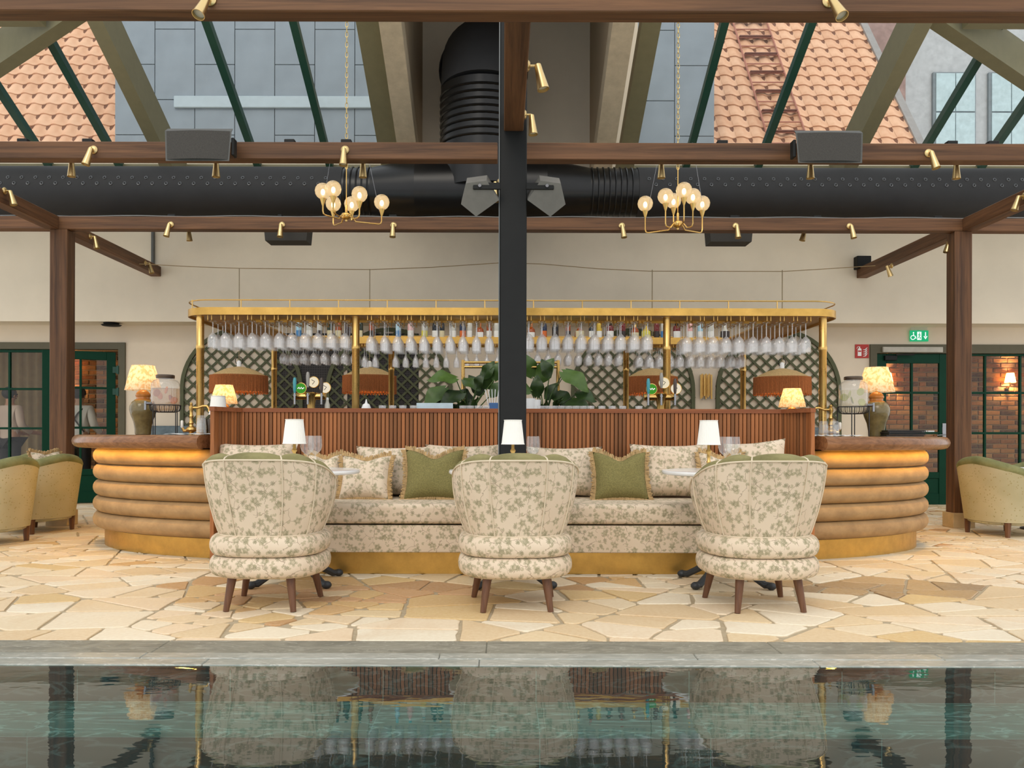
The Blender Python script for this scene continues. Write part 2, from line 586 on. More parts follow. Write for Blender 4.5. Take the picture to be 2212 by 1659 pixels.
# coarse irregular cells, then broken up by straight random cuts like split stone
seeds = []
G = 1.25
for j in range(-1, int((FY1 - FY0) / G) + 2):
    for i in range(-1, int(19.2 / G) + 2):
        seeds.append((-9.6 + (i + RF.uniform(.1, .9)) * G, FY0 + (j + RF.uniform(.1, .9)) * G))
coarse = []
for k, (x, y) in enumerate(seeds):
    poly = [(-9.5, FY0), (9.5, FY0), (9.5, FY1), (-9.5, FY1)]
    for q, (x2, y2) in enumerate(seeds):
        ux, uy = x2 - x, y2 - y
        l = math.hypot(ux, uy)
        if q == k or l > 4.5: continue
        ux /= l; uy /= l
        poly = clip(poly, (ux, uy), ux * x + uy * y + l / 2)
        if len(poly) < 3: break
    if len(poly) >= 3: coarse.append(poly)
def area(P): return abs(sum(P[i][0] * P[(i + 1) % len(P)][1] - P[(i + 1) % len(P)][0] * P[i][1] for i in range(len(P)))) / 2
def cen(P): return (sum(p[0] for p in P) / len(P), sum(p[1] for p in P) / len(P))
pieces = []
def split(P, lim):
    if area(P) < lim:
        pieces.append(P); return
    c_ = cen(P)
    # cut across the long way (paving seen low: keep pieces a little wider than deep)
    sxx = sum((p[0] - c_[0]) ** 2 for p in P) * .55; syy = sum((p[1] - c_[1]) ** 2 for p in P); sxy = sum((p[0] - c_[0]) * (p[1] - c_[1]) for p in P) * .74
    th = .5 * math.atan2(2 * sxy, sxx - syy) + RF.uniform(-.65, .65)
    n_ = (math.cos(th), math.sin(th))
    pj = [p[0] * n_[0] + p[1] * n_[1] for p in P]
    d = min(pj) + (max(pj) - min(pj)) * RF.uniform(.36, .64)
    A_ = clip(P, n_, d); B_ = clip(P, (-n_[0], -n_[1]), -d)
    for q in (A_, B_):
        if len(q) >= 3: split(q, lim * RF.uniform(.8, 1.25))
for P in coarse: split(P, RF.uniform(.065, .17))
stones = []
for P in pieces:
    g = RF.uniform(0.005, 0.012)
    Q = P
    ccx, ccy = cen(P)
    for i in range(len(P)):
        a, b = P[i], P[(i + 1) % len(P)]
        ex, ey = b[0] - a[0], b[1] - a[1]
        l = math.hypot(ex, ey)
        if l < 1e-6: continue
        n_ = (ey / l, -ex / l)
        if n_[0] * (ccx - a[0]) + n_[1] * (ccy - a[1]) > 0: n_ = (-n_[0], -n_[1])
        if a[1] < FY0 + .003 and b[1] < FY0 + .003: continue
        Q = clip(Q, n_, n_[0] * a[0] + n_[1] * a[1] - g * RF.uniform(.7, 1.3))
        if len(Q) < 3: break
    if len(Q) < 3 or area(Q) < .004: continue
    # knock off the sharpest corners and let long edges wander a little
    T = []
    n_ = len(Q)
    cq = cen(Q)
    for i in range(n_):
        p0, p, p1 = Q[i - 1], Q[i], Q[(i + 1) % n_]
        v0 = Vector((p0[0] - p[0], p0[1] - p[1])); v1 = Vector((p1[0] - p[0], p1[1] - p[1]))
        if v0.length < .012 or v1.length < .012: T.append(p); continue
        an = v0.angle(v1)
        c_ = min(.05 if an < 1.2 else .02, v0.length * .3, v1.length * .3)
        a = v0.normalized() * c_; b = v1.normalized() * c_
        T.append((p[0] + a.x, p[1] + a.y)); T.append((p[0] + b.x, p[1] + b.y))
        if v1.length > .22:
            k = RF.uniform(.35, .65); w_ = RF.uniform(0, .010)
            mx_, my_ = p[0] + v1.x * k, p[1] + v1.y * k
            T.append((mx_ + (cq[0] - mx_) * w_ / .2, my_ + (cq[1] - my_) * w_ / .2))
    stones.append((T, area(T), cq[0], cq[1]))
PAL = [(234, 218, 190), (238, 226, 202), (228, 208, 174), (226, 200, 162), (232, 206, 172), (218, 190, 148), (236, 222, 196), (234, 214, 184), (224, 198, 156)]
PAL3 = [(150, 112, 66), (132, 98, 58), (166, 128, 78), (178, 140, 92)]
PAL2 = [(204, 160, 100), (186, 134, 76), (214, 180, 120), (196, 144, 92), (222, 196, 150), (170, 118, 66), (208, 168, 104)]
def stone_mb(T, cx_, cy_):
    n = len(T)
    h = RF.uniform(-0.001, 0.002)
    mb = MB()
    ins = [(p[0] + (cx_ - p[0]) * 0.02, p[1] + (cy_ - p[1]) * 0.03) for p in T]
    vs = [(p[0], p[1], -0.012) for p in T] + [(p[0], p[1], h - 0.003) for p in T] + [(p[0], p[1], h) for p in ins]
    fs = [tuple(range(2 * n, 3 * n))]
    for r in (0, 1):
        fs += [(r * n + i, r * n + (i + 1) % n, (r + 1) * n + (i + 1) % n, (r + 1) * n + i) for i in range(n)]
    return mb.add(vs, fs)
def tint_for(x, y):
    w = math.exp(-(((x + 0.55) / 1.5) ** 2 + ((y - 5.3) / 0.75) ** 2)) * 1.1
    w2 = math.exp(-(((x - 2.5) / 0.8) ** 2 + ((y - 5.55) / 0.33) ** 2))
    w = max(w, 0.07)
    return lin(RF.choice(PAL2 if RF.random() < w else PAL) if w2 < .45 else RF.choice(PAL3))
def paint(me, cols):
    a = me.attributes.new('tint', 'FLOAT_COLOR', 'FACE')
    a.data.foreach_set('color', [c for col in cols for c in col])
def vis(x, y):
    u = 1087 + 1800 * x / y
    inbar = (abs((x - .07) / 3.7)) ** 2.5 + (abs((y - 8.3) / 1.7)) ** 2.5 < 1
    sofa_ = -1.9 < x < 2.1 and 6.15 < y < 7.2
    return -60 < u < 2272 and not inbar and not sofa_ and y < 12.2
front = sorted([s_ for s_ in stones if vis(s_[2], s_[3])], key=lambda s_: -s_[1] / s_[3] ** 3)
chosen = front[:300]
cid = set(id(s_) for s_ in chosen)
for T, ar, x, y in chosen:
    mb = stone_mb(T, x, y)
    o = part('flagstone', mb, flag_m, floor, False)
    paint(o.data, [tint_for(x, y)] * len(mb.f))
mb, cols = MB(), []
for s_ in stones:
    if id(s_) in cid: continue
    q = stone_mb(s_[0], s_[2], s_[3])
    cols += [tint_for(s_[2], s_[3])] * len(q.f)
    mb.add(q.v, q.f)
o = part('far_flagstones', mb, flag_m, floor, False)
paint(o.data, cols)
o['kind'] = 'stuff'

# ---- pool: coping, tiled wall, bench, water
def slate(name, a, b, c, sc=3.0, rough=0.5):
    m, nt, out = newmat(name)
    n = N(nt, 'TexNoise', {'Vector': coords(nt, (1.0, 2.2, 2.2)), 'Scale': sc, 'Detail': 7.0, 'Roughness': 0.7, 'Distortion': 1.5})
    n2 = N(nt, 'TexNoise', {'Vector': coords(nt, (0.8, 3.5, 3.5), rot=(0, 0, 0.15)), 'Scale': sc * 1.3, 'Detail': 6.0, 'Distortion': 2.5})
    col = ramp(nt, n.outputs[0], [(0.32, lin(a)), (0.68, lin(b))])
    vein = ramp(nt, M2(nt, 'ABSOLUTE', M2(nt, 'SUBTRACT', n2.outputs[0], 0.5)), [(0.0, (1, 1, 1, 1)), (0.035, (0, 0, 0, 1))])
    col = mixc(nt, M2(nt, 'MULTIPLY', N(nt, 'SeparateColor', {0: vein}).outputs[0], 0.55), col, lin(c))
    principled(nt, out, col, rough, 0.0, bump(nt, n.outputs[0], 0.1, 0.005))
    return m
coping_m = slate('grey slate coping', (112, 110, 98), (148, 144, 128), (180, 176, 162))
coping_wet = slate('pale wet slate', (134, 138, 130), (172, 172, 162), (208, 206, 196), 3.0, 0.3)
pool_lit = slate('lit pool slate', (36, 68, 62), (72, 110, 100), (160, 190, 178), 2.0, 0.5)  # lit tone of the bench tread put into its slate colour
pool_shade = slate('shaded pool slate', (26, 34, 33), (44, 54, 52), (96, 112, 108), 2.0, 0.5)  # upright faces and floor: shade put into the slate colour
grout_p = plain('pale grout', (128, 158, 152), 0.7)
WZ = 0.030
cop = struct_root('trim_1', 'grey slate coping along the edge of the pool')
RC = random.Random(11)
def row(y0, y1, z0, z1, mat_, L, off, gap, c=0.004):
    x = -9.5 + off
    while x < 9.5:
        l = L * RC.uniform(0.85, 1.15)
        part('coping_slab', MB().box(x + gap, x + l - gap, y0, y1, z0, z1, c), mat_, cop, False)
        x += l
row(3.70, 4.055, -0.3, 0.0, coping_m, 1.5, 0.2, 0.0006)
row(3.602, 3.692, -0.3, 0.036, coping_wet, 1.25, 0.0, 0.0012)
row(3.506, 3.599, -0.3, 0.034, coping_wet, 1.25, 0.5, 0.0012)
pool = struct_root('wall_pool', 'dark green slate pool basin with a bench under water')
TW = 0.64
BZ, BY0, BY1 = -0.117, 3.12, 3.506
part('pool_bed', MB().box(-9.5, 9.5, 3.4875, 3.50, -1.3, 0.015).box(-9.5, 9.5, BY0 + .0, 3.50, -1.3, BZ - 0.0015).box(-9.5, 9.5, -2.0, 3.5, -1.3, -1.0), grout_p, pool, False)
tm = MB().box(0.0016, TW - 0.0016, 3.486, 3.506, BZ + 0.002, 0.026).mesh('pool_tile', pool_shade, False)
tb = MB().box(0.0016, TW - 0.0016, BY0 + 0.024, 3.484, BZ - 0.012, BZ).mesh('bench_tile', pool_lit, False)
tf = MB().box(0.0016, TW - 0.0016, BY0 - 0.002, BY0 + 0.01, -0.62, BZ - 0.016).mesh('riser_tile', pool_shade, False)
te = MB().box(0.0016, TW - 0.0016, BY0 - 0.004, BY0 + 0.018, BZ - 0.012, BZ).mesh('nosing_tile', pool_lit, False)
tq = MB().box(0.0016, TW - 0.0016, 0.0, 0.63, -1.012, -0.995).mesh('floor_tile', pool_shade, False)
for i in range(-6, 6):
    x = i * TW + 0.14
    for nm, me in (('wall_tile', tm), ('bench_tile', tb), ('riser_tile', tf), ('nosing_tile', te)):
        put(nm, me, pool, (x, 0, 0))
    for j in range(5):
        put('floor_tile', tq, pool, (x, 0.05 + j * 0.64, 0))
m, nt, out = newmat('pool water')
nz = N(nt, 'TexNoise', {'Vector': coords(nt, (2.0, 5.0, 1.0)), 'Scale': 1.6, 'Detail': 3.0})
bn = bump(nt, nz.outputs[0], 0.12, 0.006)
fr = schlick(nt, 1.33, 0.10, bn)
tr = N(nt, 'BsdfTransparent', {0: (0.72, 0.90, 0.90, 1)})
gl = N(nt, 'BsdfGlossy', {'Roughness': 0.015, 'Color': (1, 1, 1, 1), 'Normal': bn})
mx = N(nt, 'MixShader', {0: fr, 1: tr.outputs[0], 2: gl.outputs[0]})
nt.links.new(mx.outputs[0], out.inputs[0])
water_m = m
w = part('pool_water', MB().add([(-9.5, -2, WZ), (9.5, -2, WZ), (9.5, 3.507, WZ), (-9.5, 3.507, WZ)], [(0, 1, 2, 3)]), water_m, None, False)
tag(w, 'still dark pool water mirroring the chairs', 'water', None, 'stuff')

# ---- walls
UW, LW = 11.85, 12.27
SOF = 2.61
struct('wall_back_upper', MB().box(-9.5, 9.5, UW, UW + 0.3, SOF, 4.95).box(-1.75, 1.9, UW, UW + 0.3, 4.95, 8.2).box(-9.5, 9.5, UW + 0.3, LW + 0.25, SOF, SOF + .3), wallm, 'pale plaster upper wall above the bar')
DT = 2.355
LX0, LX1 = -9.5, -5.56
RX0, RX1 = 5.39, 9.5
struct('wall_back_lower', MB().box(LX1, RX0, LW, LW + 0.25, 0, SOF).box(LX0, LX1, LW, LW + .25, DT, SOF).box(RX0, RX1, LW, LW + .25, DT, SOF), wallm2, 'recessed pale plaster wall behind the trellises')
# corridor behind the glazed doors; ceiling and sides added to block sky light
CY = 14.0
struct('ceiling_corridor', MB().box(-9.6, 9.6, LW + .25, CY + .3, 2.75, 2.9), wallm2, 'corridor ceiling added behind the glass doors to block sky light')
struct('wall_corridor_side', MB().box(-9.7, -9.5, LW, CY + .3, 0, 2.9).box(9.5, 9.7, LW, CY + .3, 0, 2.9).box(-5.3, -5.1, LW + .25, CY, 0, 2.75).box(5.0, 5.2, LW + .25, CY, 0, 2.75), wallm2, 'corridor side walls added behind the glass doors to block sky light')
m, nt, out = newmat('brick')
oi = N(nt, 'ObjectInfo')
nz = N(nt, 'TexNoise', {'Vector': coords(nt), 'Scale': 30.0, 'Detail': 4.0})
col = ramp(nt, oi.outputs['Random'], [(0.0, lin((72, 54, 44))), (0.3, lin((100, 72, 54))), (0.38, lin((160, 102, 58))), (0.6, lin((196, 136, 78))), (1.0, lin((208, 158, 100)))])
col = mixc(nt, 0.3, col, ramp(nt, nz.outputs[0], [(0.3, lin((70, 50, 40))), (0.7, lin((200, 150, 100)))]))
principled(nt, out, col, 0.9, 0.0, bump(nt, nz.outputs[0], 0.4, 0.01))
brick_m = m
mortar = plain('brick mortar', (196, 166, 124), 0.95, 0, 0.1, 40)
bme = MB().box(-0.116, 0.116, -0.022, 0.01, -0.032, 0.032, 0.004).mesh('brick', brick_m, False)
bme2 = MB().box(-0.05, 0.05, -0.022, 0.01, -0.032, 0.032, 0.004).mesh('brick', brick_m, False)
def brick_wall(nm, x0, x1, xa, xb, label):
    w = struct(nm, MB().box(x0, x1, CY, CY + 0.2, 0, 2.75), mortar, label)
    z, r = 0.36, 0
    while z < 2.42:
        x = xa + (0.13 if r % 2 else 0.0)
        while x < xb:
            if R.random() < 0.2:
                put('brick', bme2, w, (x - .066, CY, z)); put('brick', bme2, w, (x + .058, CY, z))
            else:
                put('brick', bme, w, (x, CY, z))
            x += 0.248
        z += 0.08; r += 1
    return w
brick_wall('wall_corridor_left', -9.5, -5.1, -7.45, -6.3, 'brown brick wall of the corridor seen through the left door')
brick_wall('wall_corridor_right', 5.0, 9.5, 6.35, 8.75, 'brown brick wall of the corridor seen through the right doors')

# ---- glazed doors: door leaf of stiles, rails, muntins and panes
def leaf(root, x0, x1, z0, z1, y, gx, gz, th=0.05):
    """gx: x of the glass edges incl. muntins; gz: z of the glass edges incl. muntins; below gz[0] a solid panel"""
    part('stile', MB().box(x0, gx[0], y, y + th, z0, z1, .004), doorgreen, root, False)
    part('stile', MB().box(gx[-1], x1, y, y + th, z0, z1, .004), doorgreen, root, False)
    part('rail', MB().box(gx[0], gx[-1], y, y + th, gz[-1], z1, .004), doorgreen, root, False)
    if gz[0] - z0 > 0.2:
        part('rail', MB().box(gx[0], gx[-1], y, y + th, gz[0] - .09, gz[0], .004), doorgreen, root, False)
        part('rail', MB().box(gx[0], gx[-1], y, y + th, z0, z0 + .16, .004), doorgreen, root, False)
        part('panel', MB().box(gx[0], gx[-1], y + .015, y + th - .01, z0 + .16, gz[0] - .09), doorgreen, root, False)
    else:
        part('rail', MB().box(gx[0], gx[-1], y, y + th, z0, gz[0], .004), doorgreen, root, False)
    for x in gx[1:-1]:
        part('muntin', MB().box(x - .016, x + .016, y + .004, y + th - .004, gz[0], gz[-1], .004), doorgreen, root, False)
    for z in gz[1:-1]:
        part('muntin', MB().box(gx[0], gx[-1], y + .006, y + th - .006, z - .016, z + .016, .004), doorgreen, root, False)
    for i in range(len(gx) - 1):
        for j in range(len(gz) - 1):
            part('pane', MB().box(gx[i], gx[i + 1], y + .022, y + .026, gz[j], gz[j + 1]), door_glass, root, False)
# right door leaf
d1 = struct_root('door_1', 'green glazed exit door with a steel handle, under the green exit sign')
leaf(d1, 5.50, 6.60, 0.0, 2.22, LW, [5.64, 6.02, 6.42], [0.476, 1.054, 1.646, 2.08])
part('handle', MB().box(6.46, 6.52, LW - .012, LW, 0.93, 1.2, .005).cyl((6.49, LW - .012, 1.03), (6.49, LW - .05, 1.03), .009).cyl((6.49, LW - .05, 1.03), (6.36, LW - .05, 1.02), .009), steel, d1)
part('lock', MB().lathe([(.0, -.012), (.02, -.012), (.022, 0)], 12).cyl((0, 0, -.01), (0, 0, -.02), .012), steel, d1, loc=(6.49, LW - .012, .96), rot=(PI / 2, 0, 0))
part('door_closer', MB().box(5.56, 6.44, LW - .07, LW, 2.235, 2.315, .006), plain('grey closer', (176, 172, 160), 0.5), d1, False)
part('closer_arm', MB().box(5.60, 5.78, LW - .05, LW, 2.12, 2.19, .005).box(5.75, 6.02, LW - .07, LW - .05, 2.19, 2.21, .002), black_metal, d1, False)
part('door_sticker', MB().prism([(0, .015), (.025, 0), (.025, .03)], 0, .002, 'y', (6.17, LW + .019, 1.06)).box(6.205, 6.225, LW + .019, LW + .021, 1.06, 1.09).box(6.235, 6.255, LW + .019, LW + .021, 1.06, 1.09).box(6.265, 6.36, LW + .019, LW + .021, 1.06, 1.09), paper, d1, False)
# right fixed glazing
wn1 = struct_root('window_1', 'green framed glazing beside the exit door, brick wall behind')
leaf(wn1, 6.62, 9.3, 0.0, 2.22, LW, [6.72, 7.10, 7.62, 8.14, 8.66, 9.2], [0.476, 1.054, 1.646, 2.19])
part('handle', MB().sphere((0, 0, 0), .05, 12, 8), black_metal, wn1, loc=(6.72, LW - .06, 1.06))
# left fixed glazing
wn2 = struct_root('window_2', 'green framed glazing at the far left behind the tub chairs')
cu = thing('curtain', 'tan pleated curtain behind the glazing at the left edge', 'curtain', (0, CY - .18, 0))
part('cloth', MB().grid(70, 6, lambda i, j: ((-8.9 + i * .022, .03 * math.sin(i * .9), .3 + j * .36), (i * .02, j * .3))), plain('tan curtain', (168, 146, 106), .9), cu)
part('rail', MB().cyl((-8.9, 0, 2.46), (-7.36, 0, 2.46), .015), black_metal, cu)
leaf(wn2, -8.6, -6.62, 0.0, 2.25, LW, [-8.5, -8.06, -7.28, -6.74], [0.476, 1.09, 1.67, 2.21])
# left door leaf, standing ajar towards the room
d2 = struct_root('door_2', 'green glazed door standing ajar beside the left wooden post')
leaf(d2, -0.95, 0.0, 0.0, 2.2, 0, [-.83, -.46, -.12], [0.49, 1.09, 1.67, 2.08])
d2.location = (-5.70, LW - .02, 0.01)
d2.rotation_euler = (0, 0, math.radians(24))
for z in (1.62, 1.94):
    part('hinge', MB().cyl((0.03, -.02, z - .06), (0.03, -.02, z + .06), .02).box(-.04, .08, -.03, -.015, z - .045, z + .045), teal, d2, False)
# olive trim round both openings
struct('trim_2', MB().box(-5.66, LX1, LW - .03, LW + .1, 0, DT).box(-9.5, -5.66, LW - .03, LW + .1, 2.255, DT), olive_trim, 'olive door trim at the left opening')
struct('trim_3', MB().box(RX0, 5.49, LW - .03, LW + .1, 0, DT).box(5.49, 9.5, LW - .03, LW + .1, 2.225, DT), olive_trim, 'olive door trim at the right opening')

# ---- timber posts and beams
def beam(name, x0, x1, y0, y1, z0, z1, axis, label, group=None):
    o = part(name, MB().box(x0, x1, y0, y1, z0, z1, 0.006), W_[axis], None, False)
    return tag(o, label, 'beam', group)
BB = 3.25
beam('timber_beam', -6.5, 6.5, 4.42, 4.54, BB, BB + .17, 'beam_x', 'nearest brown timber beam crossing the top of the picture')
beam('timber_beam', -6.8, sx(1078, 6.25) - .02, 6.79, 6.91, BB, BB + .14, 'beam_x', 'middle brown timber beam left of the black column, carrying a speaker')
beam('timber_beam', sx(1137, 6.25) + .0, 6.9, 6.79, 6.91, BB, BB + .14, 'beam_x', 'middle brown timber beam right of the black column, carrying a speaker')
beam('timber_beam', -8.0, 8.0, 9.12, 9.25, BB, BB + .14, 'beam_x', 'far brown timber beam in front of the black duct')
beam('timber_beam', -5.02, -4.87, 4.54, 9.12, BB, BB + .14, 'beam_y', 'timber beam running back along the left side to the post')
beam('timber_beam', -5.02, -4.87, 9.25, UW, BB, BB + .14, 'beam_y', 'timber beam running from the left post back to the wall')
beam('timber_beam', 5.02, 5.17, 4.54, 9.12, BB, BB + .14, 'beam_y', 'timber beam running back along the right side to the post')
beam('timber_beam', 5.02, 5.17, 9.25, UW, BB, BB + .14, 'beam_y', 'timber beam running from the right post back to the wall')
beam('timber_beam', 0.0, 0.145, 4.54, 6.16, BB, BB + .14, 'beam_y', 'short timber beam ending at the top of the black column')
def post(x0, x1, label):
    p = thing('timber_post', label, 'post', ((x0 + x1) / 2, 9.21, 0))
    h = (x1 - x0) / 2
    part('shaft', MB().box(-h, h, -.09, .09, .02, BB, .006), W_['beam_z'], p, False)
    part('plinth', MB().box(-h - .025, h + .025, -.115, .115, 0, .165, .004), plain('plinth stone', (196, 172, 132), 0.7), p, False)
post(-4.97, -4.78, 'brown timber post standing left of the bar')
post(4.94, 5.13, 'brown timber post standing right of the bar, on a stone plinth')
c = thing('steel_column', 'black square steel column rising through the sofa in the middle', 'column', (sx(1107.5, 6.2), 6.27, 0))
part('shaft', MB().box(-.1, .1, -.1, .1, 0, 6.9, .006), black_metal, c, False)
part('edge_strip', MB().box(-.108, -.1, -.104, -.09, 0, 6.9), plain('column edge', (96, 100, 100), .4), c, False)

# ---- glazed roof
def rz(Y): return 10.48 - 0.5 * Y
ROOF0, ROOF1 = 11.6, 6.2
def roofbar(mb, x0, x1, h, ya=ROOF0, yb=ROOF1, top=0.0):
    vs = []
    for y in (ya, yb):
        for x in (x0, x1):
            for dz in (-h, top):
                vs.append((x, y, rz(y) + dz))
    fs = [(0, 1, 3, 2), (4, 6, 7, 5), (0, 2, 6, 4), (1, 5, 7, 3), (0, 4, 5, 1), (2, 3, 7, 6)]
    return mb.add(vs, fs)
roof = struct_root('ceiling', 'sloping glazed roof with olive rafters and dark green glazing bars')
for x in (-7.25, -6.25, -5.28, -3.38, -2.39, 2.50, 3.49, 5.63, 6.55, 7.5):
    part('glazing_bar', roofbar(MB(), x - .045, x + .045, .10), teal, roof, False)
for (a, b) in ((-4.54, -4.37), (4.48, 4.66), (-1.66, -1.39), (1.54, 1.76)):
    deep = .45 if abs(a) > 3 else .2
    part('rafter', roofbar(MB(), a, b, deep, ROOF0 + .2), olive, roof, False)
for (a, b) in ((-1.39, -1.14), (1.2, 1.45)):
    part('rafter', roofbar(MB(), a, b, .30, ROOF0 + .2), plain('beige rafter', (196, 180, 152), .8), roof, False)
for s_ in (-1, 1):
    A = Vector((4.5 * s_, 9.0, 0)); B = Vector((8.6 * s_, 11.05, 0))
    d = (B - A).normalized(); n_ = Vector((-d.y, d.x, 0)) * .085
    vs = [(p.x + q.x, p.y + q.y, rz(p.y) + dz) for p in (A, B) for q in (n_, -n_) for dz in (-.42, -.02)]
    part('hip_beam', MB().add(vs, [(0, 1, 3, 2), (4, 6, 7, 5), (0, 2, 6, 4), (1, 5, 7, 3), (0, 4, 5, 1), (2, 3, 7, 6)]), olive, roof, False)
    part('purlin', MB().box(*sorted((5.0 * s_, 9.0 * s_)), 8.95, 9.1, 5.45, 5.75), olive, roof, False)
part('eaves_beam', MB().box(-9.5, -1.66, 11.45, 11.85, 4.4, 4.72).box(1.76, 9.5, 11.45, 11.85, 4.4, 4.72), olive, roof, False)
xs = [-8.3, -7.25, -6.25, -5.28, -4.45, -3.38, -2.39, -1.55]
xs2 = [1.65, 2.50, 3.49, 4.57, 5.63, 6.55, 7.5, 8.4]
for q in (xs, xs2):
    for a, b in zip(q[:-1], q[1:]):
        part('pane', MB().add([(a, ROOF0, rz(ROOF0) - .01), (b, ROOF0, rz(ROOF0) - .01), (b, ROOF1, rz(ROOF1) - .01), (a, ROOF1, rz(ROOF1) - .01)], [(0, 1, 2, 3)]), roof_glass, roof, False)
# niche round the ventilation riser; unseen front and lid added to keep it dim
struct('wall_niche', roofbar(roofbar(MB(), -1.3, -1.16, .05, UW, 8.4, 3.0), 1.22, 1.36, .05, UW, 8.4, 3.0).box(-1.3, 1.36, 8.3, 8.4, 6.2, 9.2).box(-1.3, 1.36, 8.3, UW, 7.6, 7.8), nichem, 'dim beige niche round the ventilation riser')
# ================================================================== OUTSIDE, SEEN THROUGH THE ROOF
tile_m, nt, out = newmat('terracotta')
oi = N(nt, 'ObjectInfo')
nz = N(nt, 'TexNoise', {'Vector': coords(nt), 'Scale': 8.0, 'Detail': 5.0})
col = ramp(nt, oi.outputs['Random'], [(0.0, lin((212, 160, 122))), (0.5, lin((224, 174, 136))), (1.0, lin((232, 186, 150)))])
col = mixc(nt, 0.35, col, ramp(nt, nz.outputs[0], [(0.3, lin((196, 140, 106))), (0.7, lin((234, 194, 162)))]))
principled(nt, out, col, 0.85)
def tile_mesh():
    # pantile: S profile across, rounded lower edge
    W, L, n = 0.29, 0.42, 8
    mb = MB()
    vs = []
    for dz in (0.0, -0.018):
        for (v, lip) in ((0.0, 1), (L, 0)):
            for i in range(n + 1):
                u = i / n
                h = 0.024 * math.sin(2 * PI * u - 0.6)
                drop = -0.045 * math.sin(PI * u) if lip else 0
                vs.append((u * W * 1.05, v + drop, h + dz + (0.02 if lip else -0.012)))
    m_ = n + 1
    fs = []
    for i in range(n):
        fs.append((i, i + 1, m_ + i + 1, m_ + i))
        fs.append((2 * m_ + i, 3 * m_ + i, 3 * m_ + i + 1, 2 * m_ + i + 1))
        fs.append((i, 2 * m_ + i, 2 * m_ + i + 1, i + 1))
    mb.add(vs, fs)
    return mb.mesh('roof_tile', tile_m, True, 50)
tme = tile_mesh()
SL = math.atan(1.4)
def tz(Y): return 7.76 + 1.4 * (Y - 16.0)
deck_m = plain('roof underlay', (120, 78, 56), 0.9)
def tiled_roof(x0, x1, label):
    r = thing('tiled_roof', label, 'roof', (0, 0, 0))
    ya, yb = 14.45, 17.9
    vs = [(x, y, tz(y) + d) for y in (ya, yb) for x in (x0, x1) for d in (-.25, -.03)]
    part('roof_deck', MB().add(vs, [(0, 1, 3, 2), (4, 6, 7, 5), (0, 2, 6, 4), (1, 5, 7, 3), (0, 4, 5, 1), (2, 3, 7, 6)]), deck_m, r, False)
    k = 0
    y = ya
    while y < yb - .05:
        x = x0
        while x < x1 - .2:
            put('roof_tile', tme, r, (x, y, tz(y)), (SL, 0, 0))
            x += 0.29
        y += 0.33 * math.cos(SL)
    return r
tiled_roof(-10.6, -6.66, 'orange tiled roof outside, beyond the left end of the glazing')
tr_ = tiled_roof(3.32, 7.38, 'orange tiled roof outside, with a ladder, right of the column')
part('verge_board', MB().add([(x, y, tz(y) + d) for y in (14.4, 17.9) for x in (7.38, 7.52) for d in (-.2, .06)], [(0, 1, 3, 2), (4, 6, 7, 5), (0, 2, 6, 4), (1, 5, 7, 3), (0, 4, 5, 1), (2, 3, 7, 6)]), plain('verge', (150, 146, 142), .7), tr_, False)
lad_m = plain('ladder paint', (172, 112, 92), 0.7)
ld = thing('roof_ladder', 'rust pink ladder lying on the right tiled roof outside', 'ladder')
for x in (4.72, 5.42):
    part('rail', MB().tube([(x, y, tz(y) + .12) for y in (14.5, 17.8)], .018, 6), lad_m, ld)
y = 14.62
k = 0
while y < 17.7:
    part('rung', MB().cyl((4.72, y, tz(y) + .12), (5.42, y, tz(y) + .12), .012, n=6), lad_m, ld)
    if k % 2 == 0:
        part('tread', MB().box(4.75, 5.39, y - .05, y + .07, tz(y) + .13, tz(y) + .15), plain('tread grating', (120, 78, 66), .8), ld, False)
    y += 0.185; k += 1
grey_b = plain('grey cladding', (138, 148, 156), 0.75, 0, 0.12, 1.5)
gb = thing('clad_building', 'blue grey panelled facade outside, behind the glazed roof', 'building')
part('core', MB().box(-6.62, 3.3, 14.2, 14.42, 4, 10.4), plain('seam dark', (70, 76, 82), .8), gb, False)
gx, k = -6.62, 0
pm = MB().box(.006, .674, -.02, .02, .006, 1.194, .003).mesh('cladding_panel', grey_b, False)
while gx < 3.2:
    z = 4.9 + (0.6 if k % 2 else 0.0)
    while z < 9.5:
        put('cladding_panel', pm, gb, (gx, 14.19, z)); z += 1.2
    gx += 0.68; k += 1
band_p = plain('pale glossy band', (176, 190, 196), 0.15, 0, .05)
part('pale_band', MB().box(-5.6, -2.2, 14.12, 14.17, 6.55, 6.75, .01), band_p, gb, False)  # pale glossy band across the facade panels
hb = thing('far_house', 'pale grey house with tall windows outside at the right', 'building')
part('wall', MB().box(7.9, 14.5, 19.5, 20.5, 3, 13), plain('far render', (176, 178, 178), .85), hb, False)
part('brick_band', MB().box(7.9, 9.3, 19.3, 19.5, 3, 13), plain('far brick', (150, 124, 116), .9, 0, .2, 8), hb, False)
for x in (10.0, 11.3, 12.6):
    for z in (5.2, 7.6):
        wf = part('window', MB().box(x, x + 1.0, 19.42, 19.5, z, z + 1.9, .01), plain('far frame', (122, 132, 136), .6), hb, False)
        for a in (0, 1):
            for b in (0, 1):
                part('pane', MB().box(x + .06 + a * .46, x + .50 + a * .46, 19.39, 19.42, z + .06 + b * .92, z + .94 + b * .92), plain('far pane', (176, 196, 198), .2), wf, False)

